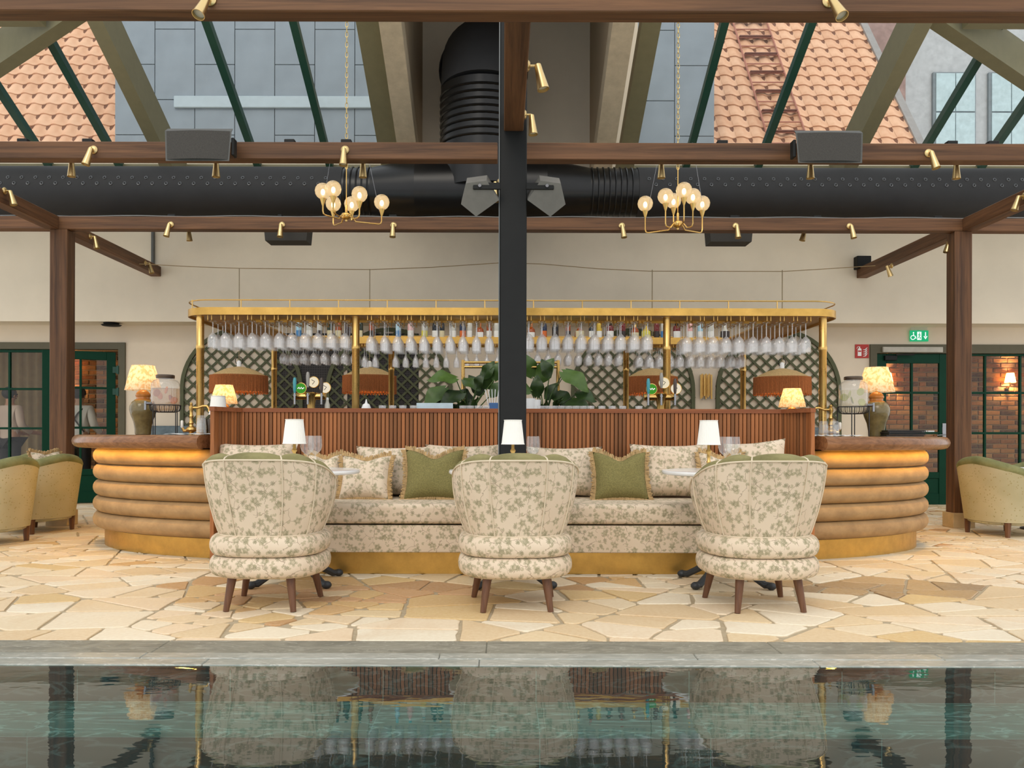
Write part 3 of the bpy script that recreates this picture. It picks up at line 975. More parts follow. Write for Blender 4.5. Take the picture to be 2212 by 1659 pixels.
# ================================================================== VENTILATION
DY, DZ, DR = 10.3, 4.0, 0.305
def duct_len(mb, x0, x1, r0, r1=None, n=32):
    return mb.cyl((x0, DY, DZ), (x1, DY, DZ), r0, r1, n)
X = lambda x: sx(x, DY)
dl = thing('fabric_duct', 'black fabric air duct left of the column, with two rows of eyelets', 'duct')
part('sleeve', duct_len(MB(), -8.6, X(745), DR), duct_cloth, dl)
dr_ = thing('fabric_duct', 'black fabric air duct right of the column, with two rows of eyelets', 'duct')
part('sleeve', duct_len(MB(), X(1372), 8.8, DR), duct_cloth, dr_)
eye = MB()
eye.tube([(0.017 * math.cos(t), 0, .017 * math.sin(t)) for t in [2 * PI * i / 10 for i in range(10)]], .006, 5, True)
eye_me = eye.mesh('eyelet', plain('eyelet ring', (96, 98, 100), .35, .6), True)
for (root, a, b) in ((dl, -12, 720), (dr_, 1392, 2225)):
    i = 0
    x = a
    while x < b:
        for (row_, yy) in ((0, 388), (1, 401)):
            ph = math.asin((sz(yy, DY - .25) - DZ) / DR * 1.0)
            put('eyelet', eye_me, root, (X(x + 14 * row_), DY - (DR + .002) * math.cos(ph), DZ + (DR + .002) * math.sin(ph)), (-ph, 0, 0))
        x += 29
dm = thing('metal_duct', 'glossy black metal duct tee and riser behind the column', 'duct')
part('collar', duct_len(MB(), X(745), X(805), DR - .01), black_duct, dm)
part('collar', duct_len(MB(), X(1270), X(1372), DR - .01), black_duct, dm)
part('reducer', duct_len(MB(), X(805), X(900), DR - .005, .40), black_duct, dm)
part('reducer', duct_len(MB(), X(1178), X(1270), .40, DR - .005), black_duct, dm)
part('tee', duct_len(MB(), X(900), X(1178), .40), black_duct, dm)
for x in (752, 764, 776, 788, 800, 1275, 1287, 1299, 1311, 1323, 1335, 1347, 1359):
    part('rib', MB().tube([(X(x), DY + (DR - .004) * math.cos(t), DZ + (DR - .004) * math.sin(t)) for t in [2 * PI * i / 28 for i in range(28)]], .010, 5, True), black_duct, dm)
VX, VR = sx(1042, DY), 0.52
part('riser', MB().cyl((VX, DY, DZ), (VX, DY, 5.25), VR, n=36), black_duct, dm)
for i in range(8):
    z = 4.55 + i * .085
    part('rib', MB().tube([(VX + (VR + .004) * math.cos(t), DY + (VR + .004) * math.sin(t), z) for t in [2 * PI * k / 36 for k in range(36)]], .014, 5, True), black_duct, dm)
el = [(VX, DY + .56 - .56 * math.cos(a), 5.25 + .56 * math.sin(a)) for a in [PI / 2 * i / 8 for i in range(9)]] + [(VX, UW + .05, 5.81)]
part('elbow', MB().tube(el, VR, 36), duct_cloth, dm)
part('elbow_flange', MB().tube([(VX + (VR + .02) * math.cos(t), DY + .12, 5.56 + (VR + .02) * math.sin(t)) for t in [2 * PI * k / 36 for k in range(36)]], .02, 5, True), black_duct, dm)

# ================================================================== THE BAR
CX, CYB = 0.07, 8.3
KA, KB, KN = 3.85, 1.80, 2.5
def wing_curve(side, off, n=64):
    """plan curve of the curved bar end, from the slatted panel round to the back"""
    pts = []
    for i in range(4 * n):
        t = -PI / 2 + PI * i / (4 * n - 1)
        x, y = superell(KA, KB, KN, t)
        pts.append((x, y))
    lim = 2.37
    pts = [p for p in pts if p[0] >= lim]
    # even steps along the curve
    d = [0]
    for a, b in zip(pts[:-1], pts[1:]):
        d.append(d[-1] + math.hypot(b[0] - a[0], b[1] - a[1]))
    res = []
    for k in range(n + 1):
        s_ = d[-1] * k / n
        j = max(i for i in range(len(d)) if d[i] <= s_ + 1e-9)
        j = min(j, len(pts) - 2)
        f = (s_ - d[j]) / max(1e-9, d[j + 1] - d[j])
        a, b = pts[j], pts[j + 1]
        p = (a[0] + (b[0] - a[0]) * f, a[1] + (b[1] - a[1]) * f)
        tx, ty = b[0] - a[0], b[1] - a[1]
        l = math.hypot(tx, ty)
        res.append((p, (ty / l, -tx / l), s_))
    out_ = []
    for p, nn, s_ in res:
        q = (p[0] + nn[0] * off, p[1] + nn[1] * off)
        out_.append(((CX + side * q[0], CYB + q[1]), s_))
    return out_
def sweep(side, prof, n=64, cap=True, k0=0):
    """prof: closed loop of (offset, z)"""
    mb = MB()
    lines = {}
    for (o_, z) in prof:
        if o_ not in lines:
            lines[o_] = wing_curve(side, o_, n)
    m_ = len(prof)
    vs, uv = [], []
    for k in range(k0, n + 1):
        for j, (o_, z) in enumerate(prof):
            (x, y), s_ = lines[o_][k]
            vs.append((x, y, z)); uv.append((s_, z + o_))
    n = n - k0
    fs = [(k * m_ + j, k * m_ + (j + 1) % m_, (k + 1) * m_ + (j + 1) % m_, (k + 1) * m_ + j) for k in range(n) for j in range(m_)]
    if cap:
        fs += [tuple(range(m_)), tuple(range(n * m_, (n + 1) * m_))[::-1]]
    return mb.add(vs, fs, uv)
led = emitmat('warm light strip', (255, 200, 84), 32.0)
for side, where in ((-1, 'left'), (1, 'right')):
    b = thing('bar_counter', 'curved %s end of the bar, padded with five tan velvet rolls' % where, 'bar')
    part('core', sweep(side, [(-.05, 0.0), (-.05, .88), (.02, .88), (.02, .16), (-.02, .16), (-.02, 0)]), W_['dark'], b, False)
    part('kick_plate', sweep(side, [(-.015, 0.0), (-.015, .165), (0, .165), (0, 0)]), brass_dull, b, True, 30)
    for i in range(5):
        z0 = .165 + i * .1435; zc = z0 + .072
        prof = [(-.01, zc - .05)] + [(.012 + .088 * math.cos(a) ** 0.75, zc + .0735 * math.sin(a)) for a in [(-1.45 + 2.9 * k / 10) for k in range(11)]] + [(-.01, zc + .05)]
        part('padded_roll', sweep(side, prof), roll_v, b, True, 60)
    top = [(-.5, .895), (-.5, .995), (-.49, 1.0), (.215, 1.0), (.245, .994), (.265, .975), (.275, .945), (.268, .918), (.25, .897), (.225, .887), (.2, .885), (.195, .895)]
    part('worktop', sweep(side, top), W_['counter'], b, True, 40)
    part('light_strip', sweep(side, [(.160, .889), (.160, .894), (.182, .894), (.182, .889)], k0=1), led, b, False)
# hidden worktops inside the bar that carry taps, plants and posts
ib = thing('bar_worktop', 'inner worktop of the bar behind the slatted partition', 'counter')
part('body', MB().box(-2.42, 2.56, 6.97, 7.55, 0, .94), W_['dark'], ib, False)
part('top', MB().box(-2.44, 2.58, 6.95, 7.58, .94, .97, .005), W_['counter'], ib, False)
bb = thing('back_bar', 'back bar worktop under the bottle shelf', 'counter')
part('body', MB().box(-2.4, 2.55, 9.3, 9.95, 0, .94), W_['dark'], bb, False)
part('top', MB().box(-2.42, 2.57, 9.28, 9.97, .94, .97, .005), W_['counter'], bb, False)

# slatted partition
PY = 6.87
sp = thing('slatted_partition', 'partition of brown vertical slats behind the sofa', 'partition')
XL, XR, RY = -2.16, 2.30, 6.62
EL, ER = -2.275, 2.42
PTOP = 1.222
smesh = MB().box(-.0134, .0134, -.02, 0, .30, PTOP - .032, .002).mesh('slat', W_['slat'], False)
smesh2 = MB().box(-.0134, .0134, -.02, 0, .52, PTOP - .032, .002).mesh('slat', W_['slat'], False)
part('backing', MB().box(XL, XR, PY, PY + .05, .0, PTOP - .03), W_['dark'], sp, False)
n_s = int((XR - XL) / .0328)
for i in range(n_s):
    put('slat', smesh, sp, (XL + (i + .5) * (XR - XL) / n_s, PY, 0))
for (a, b) in ((XL, EL), (XR, ER)):
    d = Vector((b - a, RY - PY, 0)); L = d.length; d.normalize()
    ang = math.atan2(d.y, d.x)
    nrm = Vector((-d.y, d.x, 0))
    if nrm.y > 0 and False: nrm = -nrm
    mb = MB().box(0, L, -.025, .025, 0, PTOP - .03)
    part('return_backing', mb, W_['dark'], sp, False, loc=(a + (.03 if a > 0 else -.03), PY, 0), rot=(0, 0, ang))
    k = int(L / .0328)
    for i in range(k):
        s_ = (i + .5) * L / k
        p = Vector((a, PY, 0)) + d * s_
        put('slat', smesh2, sp, (p.x, p.y - .0, 0), (0, 0, ang + (PI if a < 0 else 0)))
    part('end_board', MB().box(-.016, .016, -.11, .05, 0, PTOP - .03, .003), W_['slat'], sp, False, loc=(b, RY - .0, 0))
poly = [(EL - .02, RY - .115), (EL + .02, RY - .115), (XL + .02, PY - .03), (XR - .02, PY - .03), (ER - .02, RY - .115), (ER + .02, RY - .115), (ER + .02, PY + .08), (EL - .02, PY + .08)]
part('cap_rail', MB().prism(poly, PTOP - .034, PTOP), W_['slat_x'], sp, False)

# ---- sofa
sf = thing('banquette_sofa', 'long floral banquette sofa on a brass plinth', 'sofa')
def rslab(x0, x1, y0, y1, z0, z1, r=.035, seg=4, crown=0.0):
    """rounded upholstered slab with metre UVs"""
    mb = MB()
    prof = []
    for k in range(seg + 1):
        a = -PI / 2 + PI / 2 * k / seg
        prof.append((r - r * math.cos(a), z0 + r + r * math.sin(a)))
    for k in range(seg + 1):
        a = PI / 2 * k / seg
        prof.append((r - r * math.cos(a), z1 - r + r * math.sin(a)))
    loop = []
    cn = [(x1 - r, y0 + r, -PI / 2), (x1 - r, y1 - r, 0), (x0 + r, y1 - r, PI / 2), (x0 + r, y0 + r, PI)]
    for (cx_, cy_, a0) in cn:
        for k in range(5):
            a = a0 + PI / 2 * k / 4
            loop.append((cx_, cy_, math.cos(a), math.sin(a)))
    n_ = len(loop)
    per = [0]
    for i in range(n_):
        a, b = loop[i], loop[(i + 1) % n_]
        per.append(per[-1] + math.hypot(b[0] + r * b[2] - a[0] - r * a[2], b[1] + r * b[3] - a[1] - r * a[3]))
    vs, uv = [], []
    for (ins, z) in prof:
        for i, (cx_, cy_, ca, sa) in enumerate(loop):
            q = r - ins
            vs.append((cx_ + ca * q, cy_ + sa * q, z))
            # front face maps by x, others by perimeter
            uv.append((cx_ + ca * q + (cy_ + sa * q) * .3, z + (0 if sa < .5 else .3)))
    fs = []
    for j in range(len(prof) - 1):
        for i in range(n_):
            k = (i + 1) % n_
            fs.append((j * n_ + i, j * n_ + k, (j + 1) * n_ + k, (j + 1) * n_ + i))
    fs.append(tuple(range(n_))[::-1])
    mb.add(vs, fs, uv)
    b0 = (len(prof) - 1) * n_
    vt = [mb.v[b0 + i] for i in range(n_)]
    mb.add(vt, [tuple(range(n_))], [(v[0], v[1] + .13) for v in vt])
    return mb
SX0, SX1 = -1.97, 2.11
part('plinth', MB().box(SX0 + .02, SX1 - .02, 6.02, 6.7, 0, .165), brass_dull, sf, False)
part('base', rslab(SX0, SX1, 5.95, 6.83, .162, .358, .012), flor, sf)
part('seat_cushion', rslab(SX0 - .005, SX1 + .005, 5.93, 6.83, .368, .512, .035), flor, sf)
part('back_infill', MB().box(-2.13, 2.27, 6.78, 6.84, .36, .56), flor, sf, False)

# ---- cushions
def pillow_mb(w, h, t, dent=0.0, n=18, seed=0, k=.09):
    rr = random.Random(seed)
    ph = rr.uniform(0, 6)
    mb = MB()
    def pt(i, j, sgn):
        u, v = -1 + 2 * i / n, -1 + 2 * j / n
        x = w / 2 * u * (1 - k * (1 - v * v))
        y = h / 2 * v * (1 - k * (1 - u * u))
        e = max(0.0, (1 - u ** 4) * (1 - v ** 4)) ** .55
        z = sgn * (t / 2 * e) + .006 * math.sin(5 * u + ph) * math.sin(4 * v + ph) * e
        if dent and v > -.2:
            q = (v + .2) / 1.2
            y -= dent * math.exp(-(u / .42) ** 2) * q ** 1.5
            z *= 1 - .25 * math.exp(-(u / .3) ** 2) * q
        return (x, y, z)
    for sgn in (1, -1):
        mb.grid(n, n, lambda i, j: (pt(i, j, sgn), (pt(i, j, sgn)[0] + seed * .37, pt(i, j, sgn)[1] + seed * .21)))
    def edge():
        loop = [(i, 0) for i in range(n)] + [(n, j) for j in range(n)] + [(n - i, n) for i in range(n)] + [(0, n - j) for j in range(n)]
        return [pt(i, j, 0) for i, j in loop]
    return mb, edge()
def pillow(label, w, h, t, loc, tilt, yaw, mat, fringe=False, dent=0.0, seed=0, roll=0.0):
    p = thing('cushion', label, 'cushion', loc)
    mb, ed = pillow_mb(w, h, t, dent, seed=seed)
    M_ = Matrix.Rotation(yaw, 4, 'Z') @ Matrix.Rotation(PI / 2 - tilt, 4, 'X') @ Matrix.Rotation(roll, 4, 'Z')
    zmin = min((M_ @ Vector(v)).z for v in mb.v)
    p.location = (loc[0], loc[1], loc[2] - zmin)
    mb.v = [tuple(M_ @ Vector(v)) for v in mb.v]
    part('cover', mb, mat, p, True, 80)
    if fringe:
        rr = random.Random(seed + 50)
        f = MB()
        n_ = len(ed)
        for i in range(n_):
            a, b = Vector(ed[i]), Vector(ed[(i + 1) % n_])
            for q in range(5):
                s_ = a.lerp(b, (q + rr.random()) / 5)
                o_ = Vector((s_.x / (w / 2), s_.y / (h / 2), 0))
                if abs(o_.x) > abs(o_.y): d = Vector((math.copysign(1, o_.x), .3 * rr.uniform(-1, 1), 0))
                else: d = Vector((.3 * rr.uniform(-1, 1), math.copysign(1, o_.y), 0))
                d.z = rr.uniform(-.5, .5)
                d = d.normalized() * rr.uniform(.022, .04)
                f.cyl(M_ @ s_, M_ @ (s_ + d), .0065, .006, 4, True)
        fo = part('fringe', f, fringe_m, p, True)
        fo['kind'] = 'stuff'
    return p
ZS = .512
def cush(x0, x1, ytop, Y): return ((sx(x0, Y) + sx(x1, Y)) / 2, sx(x1, Y) - sx(x0, Y), sz(ytop, Y) - ZS)
def place(label, x0, x1, ytop, Y, tilt, yaw=0, mat=None, fringe=False, dent=0, seed=0, t=.27, roll=0.0):
    c_, w_, h_ = cush(x0, x1, ytop, Y)
    pillow(label, w_ * 1.06, h_ / math.cos(tilt) * 1.0, t, (c_, Y, ZS), tilt, yaw, mat or flor, fringe, dent, seed, roll)
place('floral back cushion at the left end of the sofa', 472, 636, 958, 6.66, .25, .12, seed=1)
place('floral back cushion with a fringed floral cushion before it', 772, 932, 964, 6.68, .22, 0, seed=2)
place('floral back cushion between green cushion and black column', 922, 1078, 960, 6.70, .22, 0, seed=3)
place('floral back cushion just right of the black column', 1140, 1297, 964, 6.68, .22, 0, seed=4)
place('large floral back cushion right of the green fringed cushion', 1366, 1528, 958, 6.62, .25, 0, seed=5)
place('floral cushion slumped against the right return of the partition', 1570, 1694, 957, 6.56, .3, -.45, seed=6, roll=.1)
place('small floral cushion with tan fringe in the middle of the sofa', 738, 840, 985, 6.42, .35, -.05, None, True, .03, 7, .15)
place('small floral fringed cushion half hidden by the left chair', 668, 738, 982, 6.5, .35, .2, None, True, .03, 8, .14)
place('green woven cushion with tan fringe left of the black column', 878, 998, 972, 6.42, .32, .0, green_boucle, True, .06, 9, .17)
place('green woven cushion with tan fringe right of the black column', 1285, 1396, 976, 6.42, .32, .05, green_boucle, True, .06, 10, .17)
place('small floral fringed cushion behind the right table lamp', 1515, 1604, 976, 6.44, .33, .0, None, True, .04, 12, .14)

# ================================================================== BACKLESS-LOOKING TUB CHAIRS SEEN FROM BEHIND
SEAMS = [-.98, -.36, .36, .98]
TH = 1.95
def chair_proto():
    root = thing('tub_chair', 'x', 'chair', (0, 0, 0))
    # two stacked rolls
    for nm, z0 in (('seat_roll', .195), ('seat_roll', .312)):
        mb = MB()
        prof = [(-.05 + .05 * math.cos(a) ** .7, z0 + .0585 + .0585 * math.sin(a)) for a in [(-1.5 + 3.0 * k / 10) for k in range(11)]]
        n = 56
        def f(i, j):
            t = -PI / 2 + 2 * PI * i / n
            off, z = prof[j]
            x, y = superell(.335 + off, .325 + off, 2.7, t)
            ph = math.atan2(x, -y) if i <= n // 2 else math.atan2(x, -y)
            return ((x, y, z), (ph * .34 + 2.2, z * 1.02 + (.0 if z0 < .3 else .5)))
        mb.grid(n, 10, f, True)
        k = len(mb.v) - n
        mb.f.append(tuple(range(k, k + n)))
        mb.f.append(tuple(range(0, n))[::-1])
        part(nm, mb, flor, root, True, 70)
    part('piping', MB().tube([superell(.288, .278, 2.7, 2 * PI * i / 56) + (.197,) for i in range(56)], .006, 5, True), cream_pipe, root)
    # barrel back: outer shell
    Z0 = .425
    def plan(th, t, ins=0.0):
        g = math.sin(min(1, t) * PI / 2) ** .85
        a = .285 + .082 * g - ins
        b = .275 + .11 * t - ins
        s_, c_ = math.sin(th), math.cos(th)
        nn = 2.5
        return (a * math.copysign(abs(s_) ** (2 / nn), s_), -b * math.copysign(abs(c_) ** (2 / nn), c_))
    def H(th):
        q = abs(th) / (PI / 2)
        return .437 * (1 - .225 * q ** 3.0)
    n, nv = 72, 16
    arc = [0.0]
    for i in range(n):
        p, q = plan(-TH + 2 * TH * i / n, .6), plan(-TH + 2 * TH * (i + 1) / n, .6)
        arc.append(arc[-1] + math.hypot(q[0] - p[0], q[1] - p[1]))
    def outer(i, j):
        th = -TH + 2 * TH * i / n
        t = j / nv
        x, y = plan(th, t)
        z = Z0 + H(th) * t
        return ((x, y, z), (arc[i], z))
    part('outer_back', MB().grid(n, nv, outer), flor, root, True, 80)
    # inner lining with lobed padded rim
    def lobe(th):
        e = [-1.75] + SEAMS + [1.75]
        for a, b in zip(e[:-1], e[1:]):
            if a <= th <= b:
                return math.sin(PI * (th - a) / (b - a)) ** .55
        return 0.0
    def inner(i, j):
        th = -TH + 2 * TH * i / n
        # j: 0 at the outer rim, over the top and down inside
        L_ = lobe(th)
        h = H(th)
        if j <= 6:
            a = PI * j / 6
            ins = .045 - .045 * math.cos(a)
            x, y = plan(th, 1.0, ins)
            z = Z0 + h + (.020 + .024 * L_) * math.sin(a) - .002
        else:
            q = (j - 6) / 8
            x, y = plan(th, 1.0 - q, .09 + .01 * L_)
            z = Z0 + h * (1 - q)
        return ((x, y, z), (arc[i], z + .2))
    part('inner_back', MB().grid(n, 14, inner), green_v, root, True, 80)
    for sgn in (-1, 1):
        mb = MB()
        pts = []
        for j in range(9):
            t = 1 - j / 8
            th = sgn * TH
            a, b = plan(th, t), plan(th, t, .09)
            z = Z0 + H(th) * t
            pts += [(a[0], a[1], z), (b[0], b[1], z)]
        mb.add(pts, [(2 * k, 2 * k + 1, 2 * k + 3, 2 * k + 2) for k in range(8)])
        part('arm_front', mb, green_v, root)
    # piping: top edge, seams, lower edge
    edge = []
    for i in range(n + 1):
        th = -TH + 2 * TH * i / n
        x, y = plan(th, 1.0, -.002)
        edge.append((x, y, Z0 + H(th)))
    part('piping', MB().tube(edge, .0052, 6), cream_pipe, root)
    part('piping', MB().tube([plan(-TH + 2 * TH * i / n, 0, -.003) + (Z0 + .004,) for i in range(n + 1)], .005, 6), cream_pipe, root)
    for th in SEAMS + [-1.62, 1.62]:
        pts = [plan(th, t, -.003) + (Z0 + H(th) * t,) for t in [k / 14 for k in range(15)]]
        if abs(th) < 1.2:
            pts += [plan(th, 1, .045 - .045 * math.cos(a)) + (Z0 + H(th) + .024 * math.sin(a),) for a in (.6, 1.2, 1.8, 2.4)]
        part('piping', MB().tube(pts, .0045, 6), cream_pipe, root)
    part('seat_cushion', MB().lathe([(.02, .50), (.16, .497), (.22, .48), (.245, .455), (.245, .42)], 28), green_v, root)
    for (tx, ty, bx, by) in ((-.165, -.20, -.192, -.235), (.165, -.20, .192, -.235), (-.20, .19, -.24, .22), (.20, .19, .24, .22)):
        part('leg', MB().cyl((bx, by, 0.0), (tx, ty, .205), .0165, .027, 14), W_['leg'], root)
    return root
ch = chair_proto()
ch['label'] = 'floral tub chair with green rim at the left table, back to the pool'
ch['group'] = 'floral tub chairs by the pool'
ch.location = (-1.372, 4.95, 0)
ch.rotation_euler = (0, 0, math.radians(-1.0))
copy_tree(ch, 'floral tub chair with green rim at the middle table, before the black column', (.07, 4.95, 0), math.radians(2.5))
copy_tree(ch, 'floral tub chair with green rim at the right table, back to the pool', (1.502, 4.95, 0), math.radians(3.5))

# ================================================================== TABLES, TABLE LAMPS, WINE GLASSES
def bistro(label, x):
    t = thing('bistro_table', label, 'table', (x, 5.66, 0), R.uniform(-.1, .1))
    part('table_top', MB().lathe([(.40, .738), (.42, .742), (.424, .75), (.424, .758), (.42, .766), (.40, .768)], 48), marble, t)
    part('column', MB().lathe([(.05, .12), (.035, .16), (.03, .3), (.038, .34), (.03, .38), (.03, .66), (.05, .70), (.1, .738)], 20), iron, t)
    part('spider', MB().box(-.2, .2, -.02, .02, .722, .738).box(-.02, .02, -.2, .2, .722, .738), iron, t, False)
    for k in range(4):
        a = PI / 4 + k * PI / 2
        d = Vector((math.cos(a), math.sin(a), 0))
        pts = [d * .03 + Vector((0, 0, .15)), d * .12 + Vector((0, 0, .13)), d * .22 + Vector((0, 0, .07)), d * .30 + Vector((0, 0, .028)), d * .36 + Vector((0, 0, .03))]
        lg = part('leg', MB().tube(pts, [.035, .03, .024, .024, .02], 8), iron, t)
        part('claw_foot', MB().sphere(tuple(d * .345 + Vector((0, 0, .026))), .034, 10, 7, (1, 1, .75)), iron, lg)
    return t
TX = [sx(640, 5.64), sx(1105, 5.64), sx(1568, 5.64)]
bistro('round white bistro table behind the left floral chair', TX[0])
bistro('round white bistro table behind the middle floral chair', TX[1])
bistro('round white bistro table behind the right floral chair', TX[2])
def pleats(r, z, t, i): return r * (1.0 if i % 2 else .975)
def small_lamp(label, x, y, z0):
    l = thing('table_lamp', label, 'lamp', (x, y, z0))
    part('base', MB().lathe([(.045, 0), (.045, .008), (.02, .014), (.012, .022), (.011, .05), (.016, .06), (.011, .07), (.010, .115), (.017, .125), (.018, .135), (.010, .145), (.009, .25)], 18), brass, l)
    sh = part('lamp_shade', MB().lathe([(.076, .175), (.058, .335)], 72, rfun=pleats, capb=False, capt=False), white_shade, l, True, 10)
    part('shade_trim', MB().tube([(.077 * math.cos(2 * PI * i / 32), .077 * math.sin(2 * PI * i / 32), .176) for i in range(32)], .0025, 5, True), white_shade, sh)
    part('shade_trim', MB().tube([(.059 * math.cos(2 * PI * i / 32), .059 * math.sin(2 * PI * i / 32), .335) for i in range(32)], .0025, 5, True), white_shade, sh)
    return l
lamp0 = small_lamp('small brass lamp with white pleated shade on the left table', sx(636, 5.55), 5.55, .768)
copy_tree(lamp0, 'small brass lamp with white pleated shade on the middle table', (sx(1108, 5.55), 5.55, .768))
copy_tree(lamp0, 'small brass lamp with white pleated shade on the right table', (sx(1531, 5.55), 5.55, .768))
copy_tree(lamp0, 'small white pleated lamp behind the left end of the partition', (sx(471, 7.2), 7.2, 1.0))
def wine_prof(r=.042, h=.2):
    return [(.036, 0), (.034, .003), (.006, .008), (.0045, .02), (.0045, h * .42), (.012, h * .45), (r * .8, h * .55), (r, h * .68), (r, h * .85), (r * .92, h)]
wg = MB().lathe(wine_prof(.047, .228), 20, capt=False).mesh('wine_glass', glass_m, True)
def glassware(x, Y, z, label, group=None):
    o = put('wine_glass', wg, None, (sx(x, Y), Y, z))
    return tag(o, label, 'glass', group)
glassware(664, 5.62, .768, 'left one of two wine glasses beside the left table lamp')
glassware(681, 5.75, .768, 'right one of two wine glasses beside the left table lamp')
glassware(1152, 5.66, .768, 'wine glass right of the lamp on the middle table')
glassware(1567, 5.62, .768, 'left one of two wine glasses beside the right table lamp')
glassware(1584, 5.75, .768, 'right one of two wine glasses beside the right table lamp')
# ================================================================== BRASS GALLERY OVER THE BAR
GX0, GX1, GY0, GY1, GR = sx(397, 7.42), sx(1814, 7.42), 7.3, 9.98, .26
GZ0, GZ1 = 2.055, 2.12
def rrect(ins=0.0, seg=8):
    r = max(.02, GR - ins)
    p = []
    for (cx_, cy_, a0) in ((GX1 - GR, GY0 + GR, -PI / 2), (GX1 - GR, GY1 - GR, 0), (GX0 + GR, GY1 - GR, PI / 2), (GX0 + GR, GY0 + GR, PI)):
        for k in range(seg + 1):
            a = a0 + PI / 2 * k / seg
            p.append((cx_ + r * math.cos(a), cy_ + r * math.sin(a)))
    return p
def ring(mb, a, b, z0, z1):
    n = len(a)
    vs = [(x, y, z0) for x, y in a] + [(x, y, z1) for x, y in a] + [(x, y, z0) for x, y in b] + [(x, y, z1) for x, y in b]
    fs = []
    for i in range(n):
        j = (i + 1) % n
        fs += [(i, j, n + j, n + i), (2 * n + j, 2 * n + i, 3 * n + i, 3 * n + j), (n + i, n + j, 3 * n + j, 3 * n + i), (j, i, 2 * n + i, 2 * n + j)]
    return mb.add(vs, fs)
ga = thing('glass_rack', 'brass gallery rack over the bar, carrying bottles and hanging glasses', 'rack')
def inner_loop(d):
    """inner edge of the ring shelf, same point count as the outer loop"""
    p = []
    x0, x1, y0, y1 = GX0 + d, GX1 - d, GY0 + d, GY1 - d
    for (x, y) in rrect():
        p.append((min(max(x, x0), x1), min(max(y, y0), y1)))
    return p
part('band', ring(MB(), rrect(0), rrect(.012), GZ0, GZ1), brass_dull, ga, True, 30)
part('shelf', ring(MB(), rrect(.012), inner_loop(.50), GZ0 + .02, GZ0 + .035), brass_dull, ga, False)
yi0, yi1 = GY0 + .5, GY1 - .5
part('band', MB().box(GX0 + .5, GX1 - .5, yi0, yi0 + .01, GZ0, GZ1), brass_dull, ga, False)
part('band', MB().box(GX0 + .5, GX1 - .5, yi1 - .01, yi1, GZ0 - .01, GZ1), brass_dull, ga, False)
rail = rrect(.01)
part('top_rail', MB().tube([(x, y, 2.185) for x, y in rail], .006, 6, True), brass, ga)
bal = MB().cyl((0, 0, GZ1 - .01), (0, 0, 2.185), .0055, n=6).mesh('baluster', brass, True)
x = sx(423, 7.4)
while x < GX1 - .2:
    put('baluster', bal, ga, (x, GY0 + .01, 0)); x += sx(734, 7.4) - sx(630, 7.4)
for yy in (8.0, 8.7, 9.4):
    put('baluster', bal, ga, (GX0 + .01, yy, 0)); put('baluster', bal, ga, (GX1 - .01, yy, 0))
for (x_, Y) in ((432, 7.42), (768, 7.42), (1440, 7.42), (1777, 7.42), (592, 9.85), (845, 9.85), (1352, 9.85), (1605, 9.85)):
    z0 = 1.0 if x_ in (432, 1777) else .97
    X_ = sx(x_, Y)
    part('post', MB().lathe([(.045, z0), (.045, z0 + .012), (.0335, z0 + .016), (.0335, 1.76), (.0375, 1.765), (.0375, 1.80), (.0335, 1.805), (.0335, GZ0), (.05, GZ0 + .001)], 20, (X_, Y, 0)), brass, ga)
# hanger rails and glasses
posts_f = [sx(v, 7.42) for v in (432, 768, 1440, 1777)]
posts_b = [sx(v, 9.85) for v in (592, 845, 1352, 1605)]
def hanger(y0, y1):
    mb = MB()
    for d in (-.017, .017):
        mb.tube([(d, y0, GZ0 + .02), (d, y0, 2.015), (d, y0 + .008, 2.006), (d, y1 - .008, 2.006), (d, y1, 2.015), (d, y1, GZ0 + .02)], .0042, 6)
    return mb.mesh('hanger', brass, True)
hf, hk = hanger(7.335, 7.78), hanger(9.50, 9.93)
def hung(r, bowl0, bowl1, kind):
    """upside-down stemmed glass; foot at the top (z = 0)"""
    L = bowl1
    if kind == 'wine':
        p = [(.036, 0), (.034, -.003), (.006, -.010), (.0048, -.02), (.0045, -bowl0), (.014, -bowl0 - .006), (r * .75, -bowl0 - .03), (r * .97, -bowl0 - .058), (r, -bowl0 - .08), (r * .97, -L)]
    elif kind == 'flute':
        p = [(.034, 0), (.032, -.003), (.006, -.010), (.0045, -.02), (.0045, -bowl0), (.010, -bowl0 - .012), (r * .7, -bowl0 - .04), (r * .97, -bowl0 - .07), (r, -bowl0 - .1), (r, -L)]
    else:
        p = [(.036, 0), (.034, -.003), (.006, -.010), (.0048, -.02), (.0045, -bowl0), (.012, -bowl0 - .008), (r * .7, -bowl0 - .03), (r, -bowl0 - .065), (r * .93, -bowl0 - .1), (r * .74, -L)]
    return MB().lathe([(a, b) for a, b in p], 16, capt=False).mesh('hanging_glass', glass_hang, True)
gw = {'fl': hung(.047, .10, .235, 'wine'), 'fc': hung(.041, .115, .262, 'flute'), 'fr': hung(.048, .105, .245, 'wine'), 'fe': hung(.047, .125, .265, 'wine'),
      'bl': hung(.044, .06, .19, 'round'), 'bc': hung(.034, .09, .225, 'flute'), 'br': hung(.042, .06, .195, 'round'), 'be': hung(.043, .08, .215, 'wine')}
KNAME = {'fl': ('front rack between the two leftmost brass posts', 'upside-down wine glass'), 'fc': ('front rack left of the column', 'tall upside-down glass'),
         'fr': ('front rack right of the column', 'upside-down wine glass'), 'fe': ('front rack beyond the inner right post', 'tall upside-down wine glass'),
         'bl': ('rear rack before the dark mesh', 'rounded upside-down glass'), 'bc': ('rear rack left of the column', 'upside-down flute'),
         'br': ('rear rack right of the column', 'rounded upside-down glass'), 'be': ('rear rack near the right posts', 'straight upside-down glass')}
